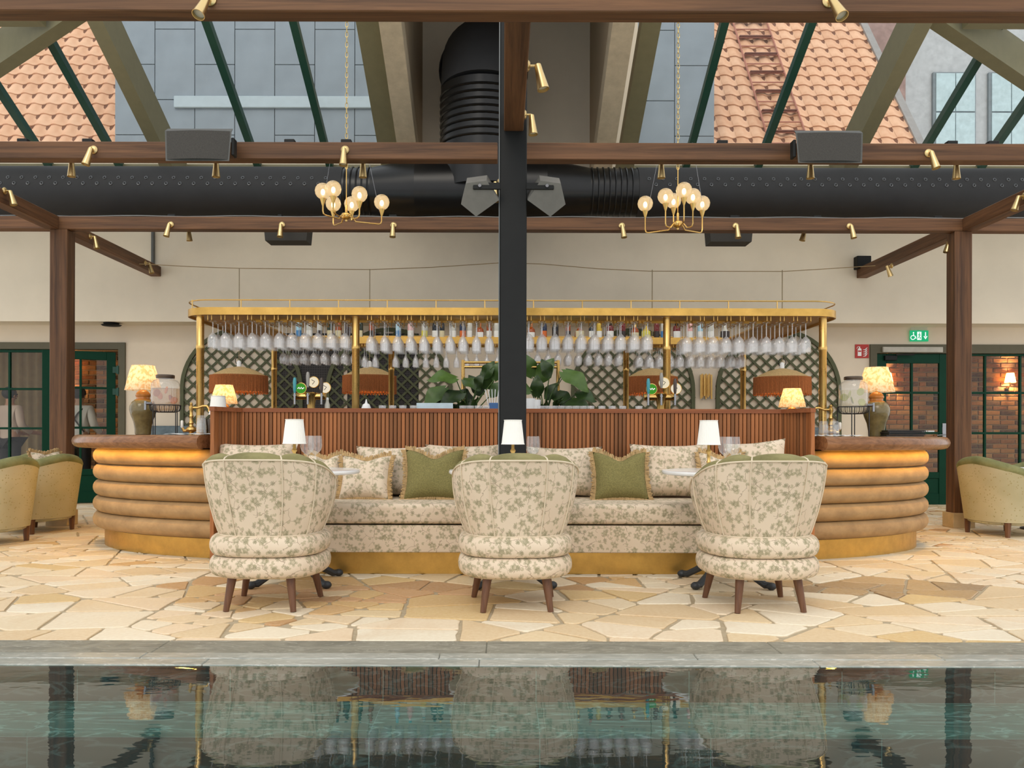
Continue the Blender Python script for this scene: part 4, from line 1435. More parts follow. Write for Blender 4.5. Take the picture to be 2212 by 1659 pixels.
NTH = ['first', 'second', 'third', 'fourth', 'fifth', 'sixth', 'seventh', 'eighth', 'ninth', 'tenth', 'eleventh', 'twelfth', 'thirteenth', 'fourteenth', 'fifteenth']
def rows(xa, xb, Y, posts, hang, ys, front):
    x = xa
    RG = random.Random(5)
    cnt = {}
    while x < xb:
        if all(abs(x - p) > .062 for p in posts):
            put('hanger', hang, ga, (x, 0, 0))
            px = 1087 + 1800 * x / Y
            if front: k = 'fl' if px < 765 else 'fc' if px < 1108 else 'fr' if px < 1440 else 'fe'
            else: k = 'bl' if px < 770 else 'bc' if px < 1085 else 'br' if px < 1350 else 'be'
            cnt[k] = cnt.get(k, 0) + 1
            for i, yy in enumerate(ys):
                if not front and k == 'bc' and i == 2: continue
                o = put('hanging_glass', gw[k], None, (x + RG.uniform(-.003, .003), yy + RG.uniform(-.006, .006), 2.012))
                where, kind_ = KNAME[k]
                tag(o, '%s %s, %s row, %s' % (('nearest', 'middle', 'rearmost')[i], kind_, NTH[cnt[k] - 1], where), 'glass', 'glasses hanging in the ' + where)
        x += .1172
rows(sx(458, 7.4), sx(1768, 7.4), 7.4, posts_f, hf, (7.41, 7.54, 7.67), True)
rows(sx(612, 9.6), sx(1604, 9.6), 9.6, posts_b, hk, (9.58, 9.70, 9.82), False)

# ---- bottles on the rear shelf
def bottle_mats():
    def bm(nm, rgb, rough=.08):
        return plain(nm, rgb, rough, 0, .05)
    return {'amber': bm('amber spirit', (150, 70, 22)), 'brown': bm('brown bottle', (58, 34, 24)), 'green': bm('green bottle', (34, 42, 22)), 'black': bm('black bottle', (24, 26, 30)),
            'blue': bm('pale blue bottle', (160, 200, 215)), 'pink': bm('pink bottle', (226, 172, 164)), 'clear': bm('clear spirit bottle', (196, 192, 178)), 'navy': bm('navy bottle', (34, 44, 70)),
            'red': bm('red spirit', (108, 26, 20)), 'yellow': bm('yellow spirit', (206, 170, 50))}
BM = bottle_mats()
BP = {'tall': [(.036, 0), (.038, .006), (.038, .19), (.032, .215), (.015, .24), (.0135, .29), (.016, .292), (.016, .30)],
      'slim': [(.03, 0), (.032, .006), (.032, .2), (.026, .225), (.013, .25), (.012, .295), (.015, .297), (.015, .31)],
      'squat': [(.045, 0), (.047, .006), (.047, .12), (.042, .15), (.016, .175), (.014, .21), (.017, .212), (.017, .225)],
      'square': [(.042, 0), (.043, .005), (.043, .17), (.036, .19), (.015, .2), (.014, .23), (.02, .232), (.02, .26)],
      'round': [(.03, 0), (.05, .02), (.056, .07), (.05, .12), (.03, .15), (.014, .17), (.013, .26), (.016, .262), (.016, .28)]}
LBL = {'w': plain('white label', (236, 232, 222), .7), 'o': plain('orange label', (212, 104, 40), .6), 'c': plain('cream label', (214, 200, 160), .7), 'y': plain('yellow label', (220, 206, 80), .6), 'b': plain('blue label', (70, 130, 180), .6), 'k': plain('dark label', (50, 40, 36), .6)}
CAPM = {'gold': brass, 'black': black_metal, 'white': paper, 'teal': plain('teal cap', (60, 170, 180), .4), 'orange': plain('copper cap', (196, 110, 50), .35), 'red': plain('red cap', (190, 40, 36), .4)}
BNAME = {'amber': 'amber', 'brown': 'dark brown', 'green': 'dark green', 'black': 'black', 'blue': 'pale blue', 'pink': 'pink', 'clear': 'clear', 'navy': 'navy blue', 'red': 'dark red', 'yellow': 'yellow'}
SHN = {'tall': 'tall', 'slim': 'slim', 'squat': 'squat', 'square': 'square-shouldered', 'round': 'round-bellied'}
LBN = {'w': 'white', 'o': 'orange', 'c': 'cream', 'y': 'yellow', 'b': 'blue', 'k': 'dark'}
bcache = {}
used_b = {}
ORD = ['', ' (rightmost such)', ' (third such)', ' (fourth such)']
def bottle(x, c_, shp, lab, cap, Y=9.72):
    key = (c_, shp, lab, cap)
    half = 'left' if x < 1105 else 'right'
    base_label = '%s %s bottle, %s label, %s cap, rear shelf %s of column' % (SHN[shp], BNAME[c_], LBN[lab], cap, half)
    k = used_b.get(base_label, 0); used_b[base_label] = k + 1
    b = thing('bottle', base_label + ORD[k], 'bottle', (sx(x, Y), Y, GZ0 + .035), R.uniform(-.2, .2), 'bottles on the rear brass shelf')
    if key not in bcache:
        pr = BP[shp]
        hmax = pr[-1][1]; rm = max(p[0] for p in pr)
        body = MB().lathe(pr[:-2], 16).mesh('glass_body', BM[c_], True)
        cp = MB().lathe([(pr[-2][0], pr[-2][1] - .035), (pr[-2][0], hmax)], 12).mesh('cap', CAPM[cap], True)
        lb_ = MB().lathe([(rm + .0012, .035), (rm + .0012, min(.13, hmax * .5))], 12, capb=False, capt=False, arc=(-PI * .86, -PI * .14)).mesh('label', LBL[lab], True)
        bcache[key] = (body, cp, lb_)
    body, cp, lb_ = bcache[key]
    put('glass_body', body, b); put('cap', cp, b); put('label', lb_, b)
for a in [(645, 'blue', 'slim', 'b', 'white'), (668, 'clear', 'tall', 'w', 'black'), (690, 'clear', 'slim', 'k', 'gold'), (712, 'green', 'slim', 'c', 'gold'), (731, 'amber', 'tall', 'c', 'black'), (750, 'brown', 'tall', 'k', 'black'), (778, 'green', 'slim', 'c', 'black'), (802, 'amber', 'slim', 'k', 'red'),
          (860, 'blue', 'slim', 'b', 'teal'), (887, 'pink', 'tall', 'w', 'teal'), (917, 'clear', 'tall', 'y', 'teal'), (940, 'black', 'tall', 'w', 'black'), (954, 'black', 'slim', 'c', 'gold'), (978, 'clear', 'tall', 'w', 'gold'), (999, 'navy', 'tall', 'o', 'black'), (1014, 'clear', 'slim', 'w', 'white'),
          (1036, 'amber', 'squat', 'w', 'orange'), (1056, 'amber', 'slim', 'w', 'gold'), (1072, 'clear', 'slim', 'w', 'black'),
          (1147, 'amber', 'squat', 'w', 'orange'), (1174, 'navy', 'tall', 'o', 'black'), (1199, 'black', 'tall', 'k', 'gold'), (1226, 'amber', 'slim', 'k', 'white'), (1251, 'amber', 'round', 'c', 'gold'), (1277, 'black', 'slim', 'w', 'red'), (1294, 'yellow', 'slim', 'w', 'gold'), (1317, 'red', 'square', 'w', 'black'),
          (1344, 'red', 'tall', 'k', 'red'), (1371, 'amber', 'squat', 'c', 'gold'), (1395, 'yellow', 'round', 'y', 'gold'), (1418, 'red', 'slim', 'k', 'black'), (1432, 'clear', 'slim', 'b', 'white'), (1461, 'red', 'square', 'w', 'black'), (1490, 'pink', 'slim', 'w', 'gold'), (1512, 'blue', 'slim', 'w', 'white'),
          (1535, 'clear', 'tall', 'w', 'red'), (1565, 'clear', 'round', 'k', 'gold')]:
    bottle(*a)

# ================================================================== TRELLISES AND WALL FITTINGS
def trellis(label, xc, hw, z0, zs):
    t = thing('trellis', label, 'trellis', (xc, LW, 0))
    def inside(x, z):
        if abs(x) > hw or z < z0: return False
        return z <= zs or (x / hw) ** 2 + ((z - zs) / hw) ** 2 <= 1
    fr_, inn = [], []
    for (L_, w_) in ((fr_, hw), (inn, hw - .055)):
        L_ += [(-w_, z0)] + [(-w_ * math.cos(a), zs + w_ * math.sin(a)) for a in [PI * k / 28 for k in range(29)]] + [(w_, z0)]
    n = len(fr_)
    vs = [(x, y, z) for y in (-.05, -.005) for L_ in (fr_, inn) for x, z in L_]
    fs = []
    for i in range(n - 1):
        fs += [(i, i + 1, n + i + 1, n + i), (2 * n + i, 3 * n + i, 3 * n + i + 1, 2 * n + i + 1), (i, 2 * n + i, 2 * n + i + 1, i + 1), (n + i, n + i + 1, 3 * n + i + 1, 3 * n + i)]
    part('frame', MB().add(vs, fs), trellis_m, t, False)
    w_ = .016
    for sg, yy in ((1, -.022), (-1, -.036)):
        c_ = -6.0
        while c_ < 6.0:
            pts = []
            for k in range(241):
                x = -hw + 2 * hw * k / 240
                z = sg * x * .96 + c_
                if inside(x, z): pts.append((x, z))
            if len(pts) > 6:
                a, b = Vector((pts[0][0], 0, pts[0][1])), Vector((pts[-1][0], 0, pts[-1][1]))
                d = (b - a).normalized(); q = Vector((-d.z, 0, d.x)) * w_
                vs = [p + o_ + Vector((0, yy + e, 0)) for e in (0, .012) for p, o_ in ((a, q), (b, q), (b, -q), (a, -q))]
                part('slat', MB().add(vs, [(0, 1, 2, 3), (7, 6, 5, 4), (0, 4, 5, 1), (1, 5, 6, 2), (2, 6, 7, 3), (3, 7, 4, 0)]), trellis_m, t, False)
            c_ += .172
tl = lambda a, b: ((sx(a, LW) + sx(b, LW)) / 2, (sx(b, LW) - sx(a, LW)) / 2)
for (a, b, lb_) in ((391, 655, 'leftmost arched green trellis on the back wall'), (704, 978, 'arched green trellis over the dark mesh, left of the plants'), (1233, 1500, 'arched green trellis right of the plants'), (1545, 1815, 'rightmost arched green trellis on the back wall')):
    xc, hw = tl(a, b)
    trellis(lb_, xc, hw, .45, 2.58 - hw)
dk = thing('mesh_screen', 'dark mesh panel on the wall behind the second trellis', 'screen', (0, LW, 0))
a_, b_ = sx(597, LW), sx(741, LW)
part('panel', MB().box(a_, b_, -.004, 0, .4, 2.5), grille_dark, dk, False)
part('panel', MB().box(sx(750, LW), sx(904, LW), -.004, 0, .4, 2.5), grille_dark, dk, False)
mb = MB()
for (p, q) in ((a_, b_), (sx(750, LW), sx(904, LW))):
    x = p
    while x < q:
        mb.box(x, x + .008, -.009, -.005, 1.1, 2.5); x += .035
    z = 1.1
    while z < 2.5:
        mb.box(p, q, -.009, -.005, z, z + .008); z += .035
wire_ = part('wire_grid', mb, plain('mesh wire', (70, 66, 63), .6), dk, False); wire_['kind'] = 'stuff'
ws = thing('wall_sconce', 'brass tube wall light between the two right trellises', 'lamp', (sx(1523, LW), LW, 0))
part('backplate', MB().box(-.06, .06, -.03, 0, 1.6, 1.85), brass, ws, False)
for i in range(7):
    part('tube', MB().cyl((-.078 + i * .026, -.06 + .012 * (i % 2), 1.545 + .02 * (i % 3)), (-.078 + i * .026, -.06 + .012 * (i % 2), 1.90 + .015 * (i % 2)), .0125, n=10), brass, ws)
# banquettes against the back wall
for (x0, x1, nm) in ((sx(292, 11.9), sx(905, 11.9), 'left'), (sx(1240, 11.9), sx(1812, 11.9), 'right')):
    b = thing('wall_banquette', 'blue grey velvet banquette against the back wall, %s side' % nm, 'bench', (0, 0, 0))
    part('back', rslab(x0, x1, 11.95, 12.2, .25, 1.13, .05), blue_v, b)
    part('seat', rslab(x0, x1, 11.45, 11.96, .2, .48, .04), blue_v, b)
    part('plinth', MB().box(x0 + .05, x1 - .05, 11.55, 12.15, 0, .21), W_['dark'], b, False)
# fringed pendants on looping cords
pend_top = plain('cane pendant top', (196, 164, 112), .8, 0, .2, 60)
pend_fr = plain('rust fringe', (168, 100, 52), .9, 0, .3, 90)
PYY = 11.05
def pendant(label, x, yb, wpx):
    X_ = sx(x, PYY)
    z0 = sz(yb, PYY); r = wpx / 2 / 1800 * PYY
    p = thing('pendant_lamp', label, 'lamp', (X_, PYY, z0))
    h = 37 / 1800 * PYY
    part('shade_top', MB().lathe([(r, h - .01), (r * .82, h + .03), (r * .5, h + .085), (r * .18, h + .115), (.03, h + .12)], 40), pend_top, p)
    part('inner_shade', MB().lathe([(r * .93, .02), (r * .98, h)], 40, capb=False, capt=False), pend_fr, p)
    f = MB()
    n_ = 150
    for i in range(n_):
        t = 2 * PI * i / n_
        rr = r + .004 * math.sin(i * 1.7)
        f.cyl((rr * math.cos(t), rr * math.sin(t), .012 * math.sin(i * 2.3)), (r * math.cos(t), r * math.sin(t), h), .008, .006, 4, False)
    fo = part('fringe', f, pend_fr, p); fo['kind'] = 'stuff'
    part('socket', MB().lathe([(.03, h + .12), (.03, h + .18), (.015, h + .2)], 14), paper, p)
    part('ring', MB().tube([(.05 * math.cos(t), 0, h + .2 + .05 * math.sin(t)) for t in [2 * PI * k / 16 for k in range(16)]], .005, 5, True), black_metal, p)
    part('cord', MB().cyl((0, 0, h + .2), (0, 0, sz(582, PYY) - z0), .006, n=6), plain('cord flex', (140, 124, 92), .7), p)
    bl = part('bulb', MB().sphere((0, 0, h - .02), .035, 12, 8), emitmat('pendant bulb', (255, 190, 110), 12.0), p)
    lamp_light('pendant_light', p, (0, 0, h * .45), 3.5, (1.0, .6, .28), .04)
pendant('rust fringed pendant lamp above the leftmost trellis table', 516, 850, 120)
pendant('rust fringed pendant lamp before the dark mesh', 798, 850, 114)
pendant('rust fringed pendant lamp right of the plants', 1408, 851, 108)
pendant('rust fringed pendant lamp before the rightmost trellis', 1689, 851, 118)
cordm = plain('brass cord', (150, 126, 84), .6)
sw = thing('lamp_cord', 'thin cord strung along the wall that feeds the pendants', 'cord')
pts = [(300, 572), (420, 578), (516, 581), (650, 582), (798, 583), (930, 578), (1078, 568), (1170, 570), (1290, 580), (1402, 585), (1550, 585), (1689, 585), (1770, 580), (1890, 572)]
part('strand', MB().tube([(sx(a, PYY), PYY, sz(b, PYY)) for a, b in pts], .005, 6), cordm, sw)
cd = part('conduit', MB().box(sx(328, 11.84) , sx(333, 11.84), 11.8, 11.85, sz(570, 11.8), sz(500, 11.8)), plain('grey conduit', (88, 90, 86), .5), None, False)
tag(cd, 'thin grey conduit above the end of the left beam', 'pipe')
jb = part('wall_box', MB().box(sx(1846, 11.8), sx(1876, 11.8), 11.72, 11.85, sz(580, 11.8), sz(553, 11.8), .006), black_metal, None, False)
tag(jb, 'black box on the wall above the end of the right beam', 'box')
sd = thing('ceiling_sensor', 'flat black sensor under the soffit at the left', 'sensor', (sx(240, 12.0), 12.0, SOF))
part('base', MB().lathe([(.10, -.02), (.11, 0)], 20), black_metal, sd)
part('cover', MB().lathe([(.02, -.05), (.12, -.045), (.14, -.03), (.1, -.02)], 20), black_metal, sd)
# signs
ex = thing('exit_sign', 'lit green exit sign with wheelchair, running figure and arrow', 'sign', (sx(1983, LW), LW, 0))
sgn = emitmat('sign green', (40, 168, 112), 1.1)
sgw = emitmat('sign white', (240, 255, 248), 1.3)
EZ = sz(729, LW) + .035
part('panel', MB().box(-.135, .135, -.03, -.018, EZ - .08, EZ + .08), sgn, ex, False)
part('housing', MB().box(-.15, .17, -.05, 0, EZ + .13, EZ + .165, .004), paper, ex, False)
part('stem', MB().box(-.12, .12, -.026, -.022, EZ + .08, EZ + .13), glass_m, ex, False)
yy = -.033
part('arrow', MB().box(.085, .097, yy, yy + .003, EZ - .01, EZ + .055).prism([(.062, EZ - .005), (.091, EZ - .05), (.12, EZ - .005), (.105, EZ - .005), (.091, EZ - .028), (.077, EZ - .005)], yy, yy + .003, 'y'), sgw, ex, False)
part('doorway_pictogram', MB().box(-.03, .03, yy, yy + .002, EZ - .06, EZ + .06), sgw, ex, False)
part('runner_pictogram', MB().sphere((.002, yy, EZ + .04), .009, 8, 6).tube([(-.02, yy, EZ + .01), (0, yy, EZ + .024), (.018, yy, EZ + .005)], .006, 6).tube([(0, yy, EZ + .024), (-.004, yy, EZ - .01), (.014, yy, EZ - .025), (.01, yy, EZ - .05)], .007, 6).tube([(-.004, yy, EZ - .01), (-.014, yy, EZ - .03), (-.024, yy, EZ - .032)], .006, 6), sgn, ex)
wc = MB()
wc.tube([(-.095 + .03 * math.cos(t), yy, EZ - .025 + .03 * math.sin(t)) for t in [2 * PI * k / 14 + 1.2 for k in range(12)]], .005, 5)
wc.tube([(-.085, yy, EZ + .03), (-.08, yy, EZ), (-.06, yy, EZ - .005), (-.048, yy, EZ - .04)], .006, 5).sphere((-.086, yy, EZ + .045), .01, 8, 6)
part('wheelchair_pictogram', wc, sgw, ex)
fs_ = thing('fire_sign', 'red square sign with a white fire extinguisher and flames', 'sign', (sx(1861, LW), LW, 0))
FZ = sz(757, LW)
redm = plain('sign red', (176, 36, 24), .5, 0, .03)
part('plate', MB().box(-.1, .1, -.012, 0, FZ - .1, FZ + .1), redm, fs_, False)
ym = -.016
part('extinguisher_pictogram', MB().prism([(-.065, FZ - .07), (-.01, FZ - .07), (-.01, FZ + .03), (-.025, FZ + .045), (-.05, FZ + .045), (-.065, FZ + .03)], ym, ym + .003, 'y').box(-.045, -.03, ym, ym + .003, FZ + .045, FZ + .065).tube([(-.03, ym, FZ + .062), (-.062, ym, FZ + .068), (-.08, ym, FZ + .04)], .005, 5), paper, fs_)
part('pictogram_band', MB().box(-.06, -.015, ym - .003, ym - .001, FZ - .01, FZ + .01), redm, fs_, False)
fl_ = MB()
for k in range(4):
    fl_.tube([(.012, ym, FZ - .075 + k * .032), (.045, ym, FZ - .07 + k * .03), (.06, ym, FZ - .05 + k * .03), (.078, ym, FZ - .03 + k * .028)], [.003, .009, .008, .002], 6)
part('flame_pictogram', fl_, paper, fs_)
# corridor wall lights; the hidden ones are added to brighten the bricks
def corridor_light(label, x, y):
    Y = CY - .12
    s_ = thing('wall_lamp', label, 'lamp', (sx(x, Y), Y, sz(y, Y)))
    part('lamp_shade', MB().lathe([(.085, -.07), (.055, .09)], 40, rfun=pleats, capb=False, capt=False), shademat('amber shade', (255, 206, 130), (240, 170, 90), .7), s_)
    part('bracket', MB().tube([(0, 0, -.05), (0, 0, -.12), (0, .06, -.15), (0, .11, -.15)], .012, 8).lathe([(.04, -.02), (.04, 0)], 14, (0, .1, -.15)), brass, s_)
    lamp_light('wall_lamp_light', s_, (0, 0, 0.0), 38.0, (1.0, .66, .34), .03)
corridor_light('amber wall lamp seen through the right glazing', 2182, 815)
corridor_light('added amber wall lamp half hidden behind the right table lamp', 1917, 815)
corridor_light('added amber corridor lamp hidden behind the left timber post', 128, 800)
# ================================================================== ON THE BAR
ceram = plain('olive glazed ceramic', (118, 104, 66), .12, 0, .3, 14)
ceram_o = plain('honey glazed ceramic', (184, 120, 50), .15, 0, .2, 14)
print_shade = shademat('printed pleated shade', (252, 240, 212), (238, 204, 150), .5)
def urn_lamp(label, x, Y, z0, k=1.0, watts=7.0):
    l = thing('urn_lamp', label, 'lamp', (sx(x, Y), Y, z0))
    l.scale = (k, k, k)
    part('urn', MB().lathe([(.06, 0), (.068, .004), (.07, .05), (.082, .12), (.105, .18), (.116, .225), (.114, .26), (.098, .295), (.078, .312)], 28), ceram, l)
    part('urn_neck', MB().lathe([(.078, .312), (.07, .32), (.058, .325), (.058, .345), (.064, .35), (.066, .358), (.055, .385), (.03, .405), (.012, .41), (.008, .425)], 28), ceram_o, l)
    part('lamp_shade', MB().lathe([(.16, .405), (.156, .41), (.135, .50), (.112, .585), (.1, .622), (.1, .63)], 80, rfun=pleats, capb=False, capt=False), print_shade, l, True, 12)
    part('stem', MB().cyl((0, 0, .42), (0, 0, .52), .006), brass, l)
    part('bulb', MB().sphere((0, 0, .52), .028, 12, 8), emitmat('warm bulb', (255, 200, 120), 8.0), l)
    lamp_light('urn_lamp_light', l, (0, 0, .525), watts, (1.0, .60, .24), .03)
urn_lamp('large urn lamp with glowing pleated shade on the left counter', 309, 7.6, 1.0)
urn_lamp('large urn lamp with glowing pleated shade on the right counter', 1893, 7.6, 1.0)
urn_lamp('smaller lit pleated lamp behind the left end of the partition', 484, 7.9, .97, .8, 3.0)
urn_lamp('smaller lit pleated lamp behind the right end of the partition', 1711, 7.9, .95, .8, 3.0)
wire_m = plain('black wire', (34, 32, 32), .5)
def liquid(nm, c_):
    return glassmat(nm, c_, 1.33, .12, (.85, .8, .72, 1))
def dispenser(label, x, Y, liq, fruit, side):
    d = thing('drink_dispenser', label, 'dispenser', (sx(x, Y), Y, 1.0))
    part('jar', MB().lathe([(.08, .205), (.105, .22), (.117, .25), (.12, .29), (.12, .42), (.117, .45), (.10, .475), (.075, .485), (.072, .50)], 32, capt=False), glass_m, d)
    part('drink', MB().lathe([(.078, .212), (.10, .226), (.113, .254), (.116, .29), (.116, .405)], 32), liquid('drink in the %s dispenser' % side, liq), d)
    part('lid', MB().lathe([(.076, .495), (.078, .498), (.078, .52), (.07, .525)], 28), plain('pewter lid', (92, 78, 66), .35, .7), d)
    for i in range(5):
        a = i * 1.3
        part('fruit_slice', MB().lathe([(.03, -.004), (.034, 0), (.03, .004)], 14), plain('fruit of the %s dispenser' % side, fruit, .5), d, loc=(.075 * math.cos(a), .075 * math.sin(a), .30 + .022 * i), rot=(PI / 2 - .3, .2 * i, a))
    s_ = -1 if side == 'left' else 1
    part('spout', MB().cyl((s_ * .09, -.07, .27), (s_ * .13, -.11, .27), .014).cyl((s_ * .128, -.108, .29), (s_ * .128, -.108, .215), .011), steel, d)
    st_ = part('stand', MB().tube([(.128 * math.cos(t), .128 * math.sin(t), .26) for t in [2 * PI * k / 28 for k in range(28)]], .004, 5, True).tube([(.09 * math.cos(t), .09 * math.sin(t), .2) for t in [2 * PI * k / 28 for k in range(28)]], .004, 5, True), wire_m, d)
    for k in range(20):
        t = 2 * PI * k / 20
        c_, q = math.cos(t), math.sin(t)
        part('wire', MB().tube([(.128 * c_, .128 * q, .26), (.127 * c_, .127 * q, .23), (.115 * c_, .115 * q, .208), (.09 * c_, .09 * q, .2)], .0028, 4), wire_m, st_)
    for k in range(4):
        t = PI / 4 + PI / 2 * k + .3
        part('stand_leg', MB().cyl((.128 * math.cos(t), .128 * math.sin(t), 0), (.128 * math.cos(t), .128 * math.sin(t), .26), .0045, n=6), wire_m, d)
dispenser('glass dispenser of cloudy orange drink on a wire stand, left counter', 357, 7.3, (.86, .74, .60, 1), (214, 130, 60), 'left')
dispenser('glass dispenser of clear drink with lime slices, right counter', 1843, 7.3, (.94, .92, .84, 1), (190, 190, 90), 'right')
def faucet(label, x, Y, s_):
    f = thing('brass_tap', label, 'tap', (sx(x, Y), Y, 1.0))
    part('body', MB().lathe([(.022, 0), (.022, .01), (.016, .02), (.04, .03), (.046, .045), (.04, .062), (.02, .075), (.016, .09), (.021, .1), (.015, .12), (.015, .15), (.02, .16), (.014, .175), (.013, .21), (.02, .225), (.02, .245), (.01, .255), (.013, .268), (.006, .28)], 20), brass, f)
    part('spout', MB().tube([(0, 0, .235), (s_ * .06, 0, .235), (s_ * .10, 0, .25), (s_ * .135, 0, .25), (s_ * .155, 0, .225), (s_ * .157, 0, .20)], [.011, .01, .01, .011, .011, .013], 10), brass, f)
    lv = part('lever_arm', MB().tube([(0, 0, .04), (-s_ * .06, -.01, .035), (-s_ * .07, -.01, .06)], .014, 8), brass, f)
    part('lever_grip', MB().lathe([(.008, .06), (.013, .07), (.013, .115), (.009, .125)], 12, (-s_ * .075, -.01, 0)), plain('porcelain', (236, 230, 218), .2), lv)
faucet('ornate brass tap on the left counter beside the tumblers', 413, 7.2, 1)
faucet('ornate brass tap on the right counter left of the dispenser', 1795, 7.35, -1)
tum = MB().lathe([(.03, 0), (.033, .002), (.043, .10)], 18, capt=False).mesh('tumbler', glass_m, True)
def tumbler(x, Y, z, label, group):
    tag(put('tumbler', tum, None, (sx(x, Y), Y, z), (PI, 0, 0)), label, 'glass', group)
for i in range(4):
    tumbler(435, 7.05, 1.10 + .022 * i, ('lowest', 'second lowest', 'second highest', 'topmost')[i] + ' upturned tumbler in the nested stack on the left counter', 'nested tumblers on the left counter')
for (x, n_) in ((1779, 'left'), (1802, 'right')):
    for i in range(2):
        tumbler(x, 7.05, 1.10 + .03 * i, ('lower', 'upper')[i] + ' upturned tumbler in the %s one of two short stacks, right counter' % n_, '%s tumbler stack on the right counter' % n_)
bk = part('ice_bucket', MB().lathe([(.05, 0), (.055, .004), (.07, .14), (.073, .142)], 20, capt=False), metalmat('bucket steel', (130, 126, 120), .25), None, loc=(sx(458, 7.5), 7.5, 1.0))
tag(bk, 'small steel bucket behind the tumblers on the left counter', 'bucket')
def sheet(label, x0, x1, Y, tilt=0):
    mb = MB()
    a, b = sx(x0, Y), sx(x1, Y)
    mb.grid(12, 4, lambda i, j: ((a + (b - a) * i / 12, Y - .1 + .2 * j / 4, 1.003 + .006 * math.sin(i * .7) ** 2 + .004 * (j % 2)), (i, j)))
    mb.grid(12, 4, lambda i, j: ((a + (b - a) * i / 12, Y - .1 + .2 * j / 4, 1.001), (i, j)))
    tag(part('menu_sheet', mb, paper, None), label, 'paper')
sheet('white paper menu lying on the left counter by the tumblers', 362, 462, 6.95)
sheet('white paper menu on the right counter before the tumblers', 1748, 1795, 6.93)
sheet('white paper menu on the right counter before the dispenser', 1797, 1855, 6.95)
for i in range(4):
    fo = thing('menu_folder', ['lowest', 'second lowest', 'second highest', 'topmost'][i] + ' black menu folder in the stack on the right counter', 'folder', (sx(1945, 7.5) + .012 * (i % 2), 7.5, 1.0 + .0145 * i), .06 * (i % 3 - 1), 'black menu folders on the right counter')
    part('cover', MB().box(-.165, .165, -.12, .12, 0, .0025, .001).box(-.165, .165, -.12, .12, .0105, .013, .001).box(-.168, -.162, -.12, .12, 0, .013), black_leather, fo, False)
    part('pages', MB().box(-.16, .155, -.115, .115, .003, .0105), plain('dark pages', (60, 58, 56), .5), fo, False)
# beer taps
def beer(label, x):
    Y = 7.4
    b = thing('beer_tap', label, 'tap', (sx(x, Y), Y, .97))
    part('tower', MB().lathe([(.06, 0), (.06, .02), (.035, .05), (.034, .30), (.045, .36), (.06, .40), (.05, .41)], 20), brass, b)
    part('crossbar', MB().cyl((-.15, 0, .375), (.13, 0, .375), .03, n=16), brass, b)
    for i, (dx, c_) in enumerate(((-.125, (60, 150, 160)), (-.01, (150, 146, 138)), (.11, (70, 56, 48)))):
        dz = .05 if i == 1 else 0
        part('tap_spout', MB().cyl((dx, -.03, .38), (dx, -.09, .38), .012).cyl((dx, -.085, .40), (dx, -.085, .30), .010), steel, b)
        part('tap_handle', MB().lathe([(.009, .40), (.014, .43), (.017, .50), (.012, .53), (.008, .535)], 12, (dx, -.085, dz)), plain('tap handle %d' % i, c_, .25), b)
    for i, (dx, dz, rgb) in enumerate(((-.085, .445, (70, 150, 50)), (.025, .50, (246, 232, 200)), (.13, .45, (246, 232, 206)))):
        bd = part('tap_badge', MB().lathe([(.046, -.008), (.046, .008)], 24), emitmat('badge face %d' % i, rgb, .9), b, loc=(dx, -.02, dz), rot=(PI / 2, 0, 0))
        part('badge_rim', MB().tube([(.047 * math.cos(t), .047 * math.sin(t), .004) for t in [2 * PI * k / 20 for k in range(20)]], .005, 5, True), brass, bd)
        part('badge_mark', MB().tube([(-.028, -.004, .009), (-.016, .008, .009), (-.008, -.006, .009), (.004, .008, .009), (.012, -.006, .009), (.028, .006, .009)], .005, 5) if i == 0 else MB().tube([(-.015, .02, .009), (.012, .005, .009), (-.008, -.02, .009)], .003, 5), emitmat('badge mark white', (250, 250, 245), 1.0) if i == 0 else W_['dark'], bd)
beer('brass beer tap with round badges before the dark mesh', 672)
beer('brass beer tap with round badges beside the right inner brass post', 1427)
# small things along the inner worktop
sq = thing('squeeze_bottle', 'white squeeze bottle peeping over the partition', 'bottle', (sx(791, 7.3), 7.3, .97))
part('body', MB().lathe([(.04, 0), (.042, .01), (.042, .27), (.036, .285)], 18), paper, sq)
part('nozzle', MB().lathe([(.036, .285), (.03, .30), (.012, .31), (.004, .345)], 14), paper, sq)
tb_ = thing('tablet_screen', 'pale tablet screen peeping over the partition left of the column', 'screen', (sx(939, 7.3), 7.3, 0))
part('screen', MB().box(-.16, .16, -.008, .008, 1.0, sz(871, 7.3), .003), plain('pale screen', (196, 214, 222), .3), tb_, False)
part('stand', MB().box(-.05, .05, 0, .08, .97, 1.02), black_metal, tb_, False)
sk = thing('straw_holder', 'blue holder of paper straws beside the black column', 'holder', (sx(1066, 7.4), 7.4, .97))
part('holder', MB().box(-.04, .04, -.04, .04, 0, .32, .004), plain('blue holder', (60, 100, 150), .5), sk, False)
for i in range(6):
    part('straw', MB().cyl((-.025 + .01 * i, 0, .2), (-.075 + .03 * i, -.02, .44), .0035, n=6), paper, sk)
wp = thing('paper_cup_stack', 'pair of pale cups beside the right of the column', 'cup', (sx(1148, 7.4), 7.4, .97))
part('cup', MB().lathe([(.03, 0), (.045, .36)], 16, (-.012, 0, 0)), paper, wp)
part('cup', MB().lathe([(.03, 0), (.042, .35)], 16, (.04, .02, 0)), paper, wp)
dsp = thing('soap_dispenser', 'slim clear pump bottle right of the left beer tap', 'bottle', (sx(707, 7.4), 7.4, .97))
part('body', MB().lathe([(.022, 0), (.024, .01), (.024, .30), (.015, .325), (.012, .345)], 14), BM['clear'], dsp)
part('pump', MB().lathe([(.013, .345), (.012, .36), (.006, .365)], 12), paper, dsp)
shg = MB().lathe([(.026, 0), (.028, .002), (.032, .06)], 14, capt=False).mesh('shot_glass', glass_hang, True)
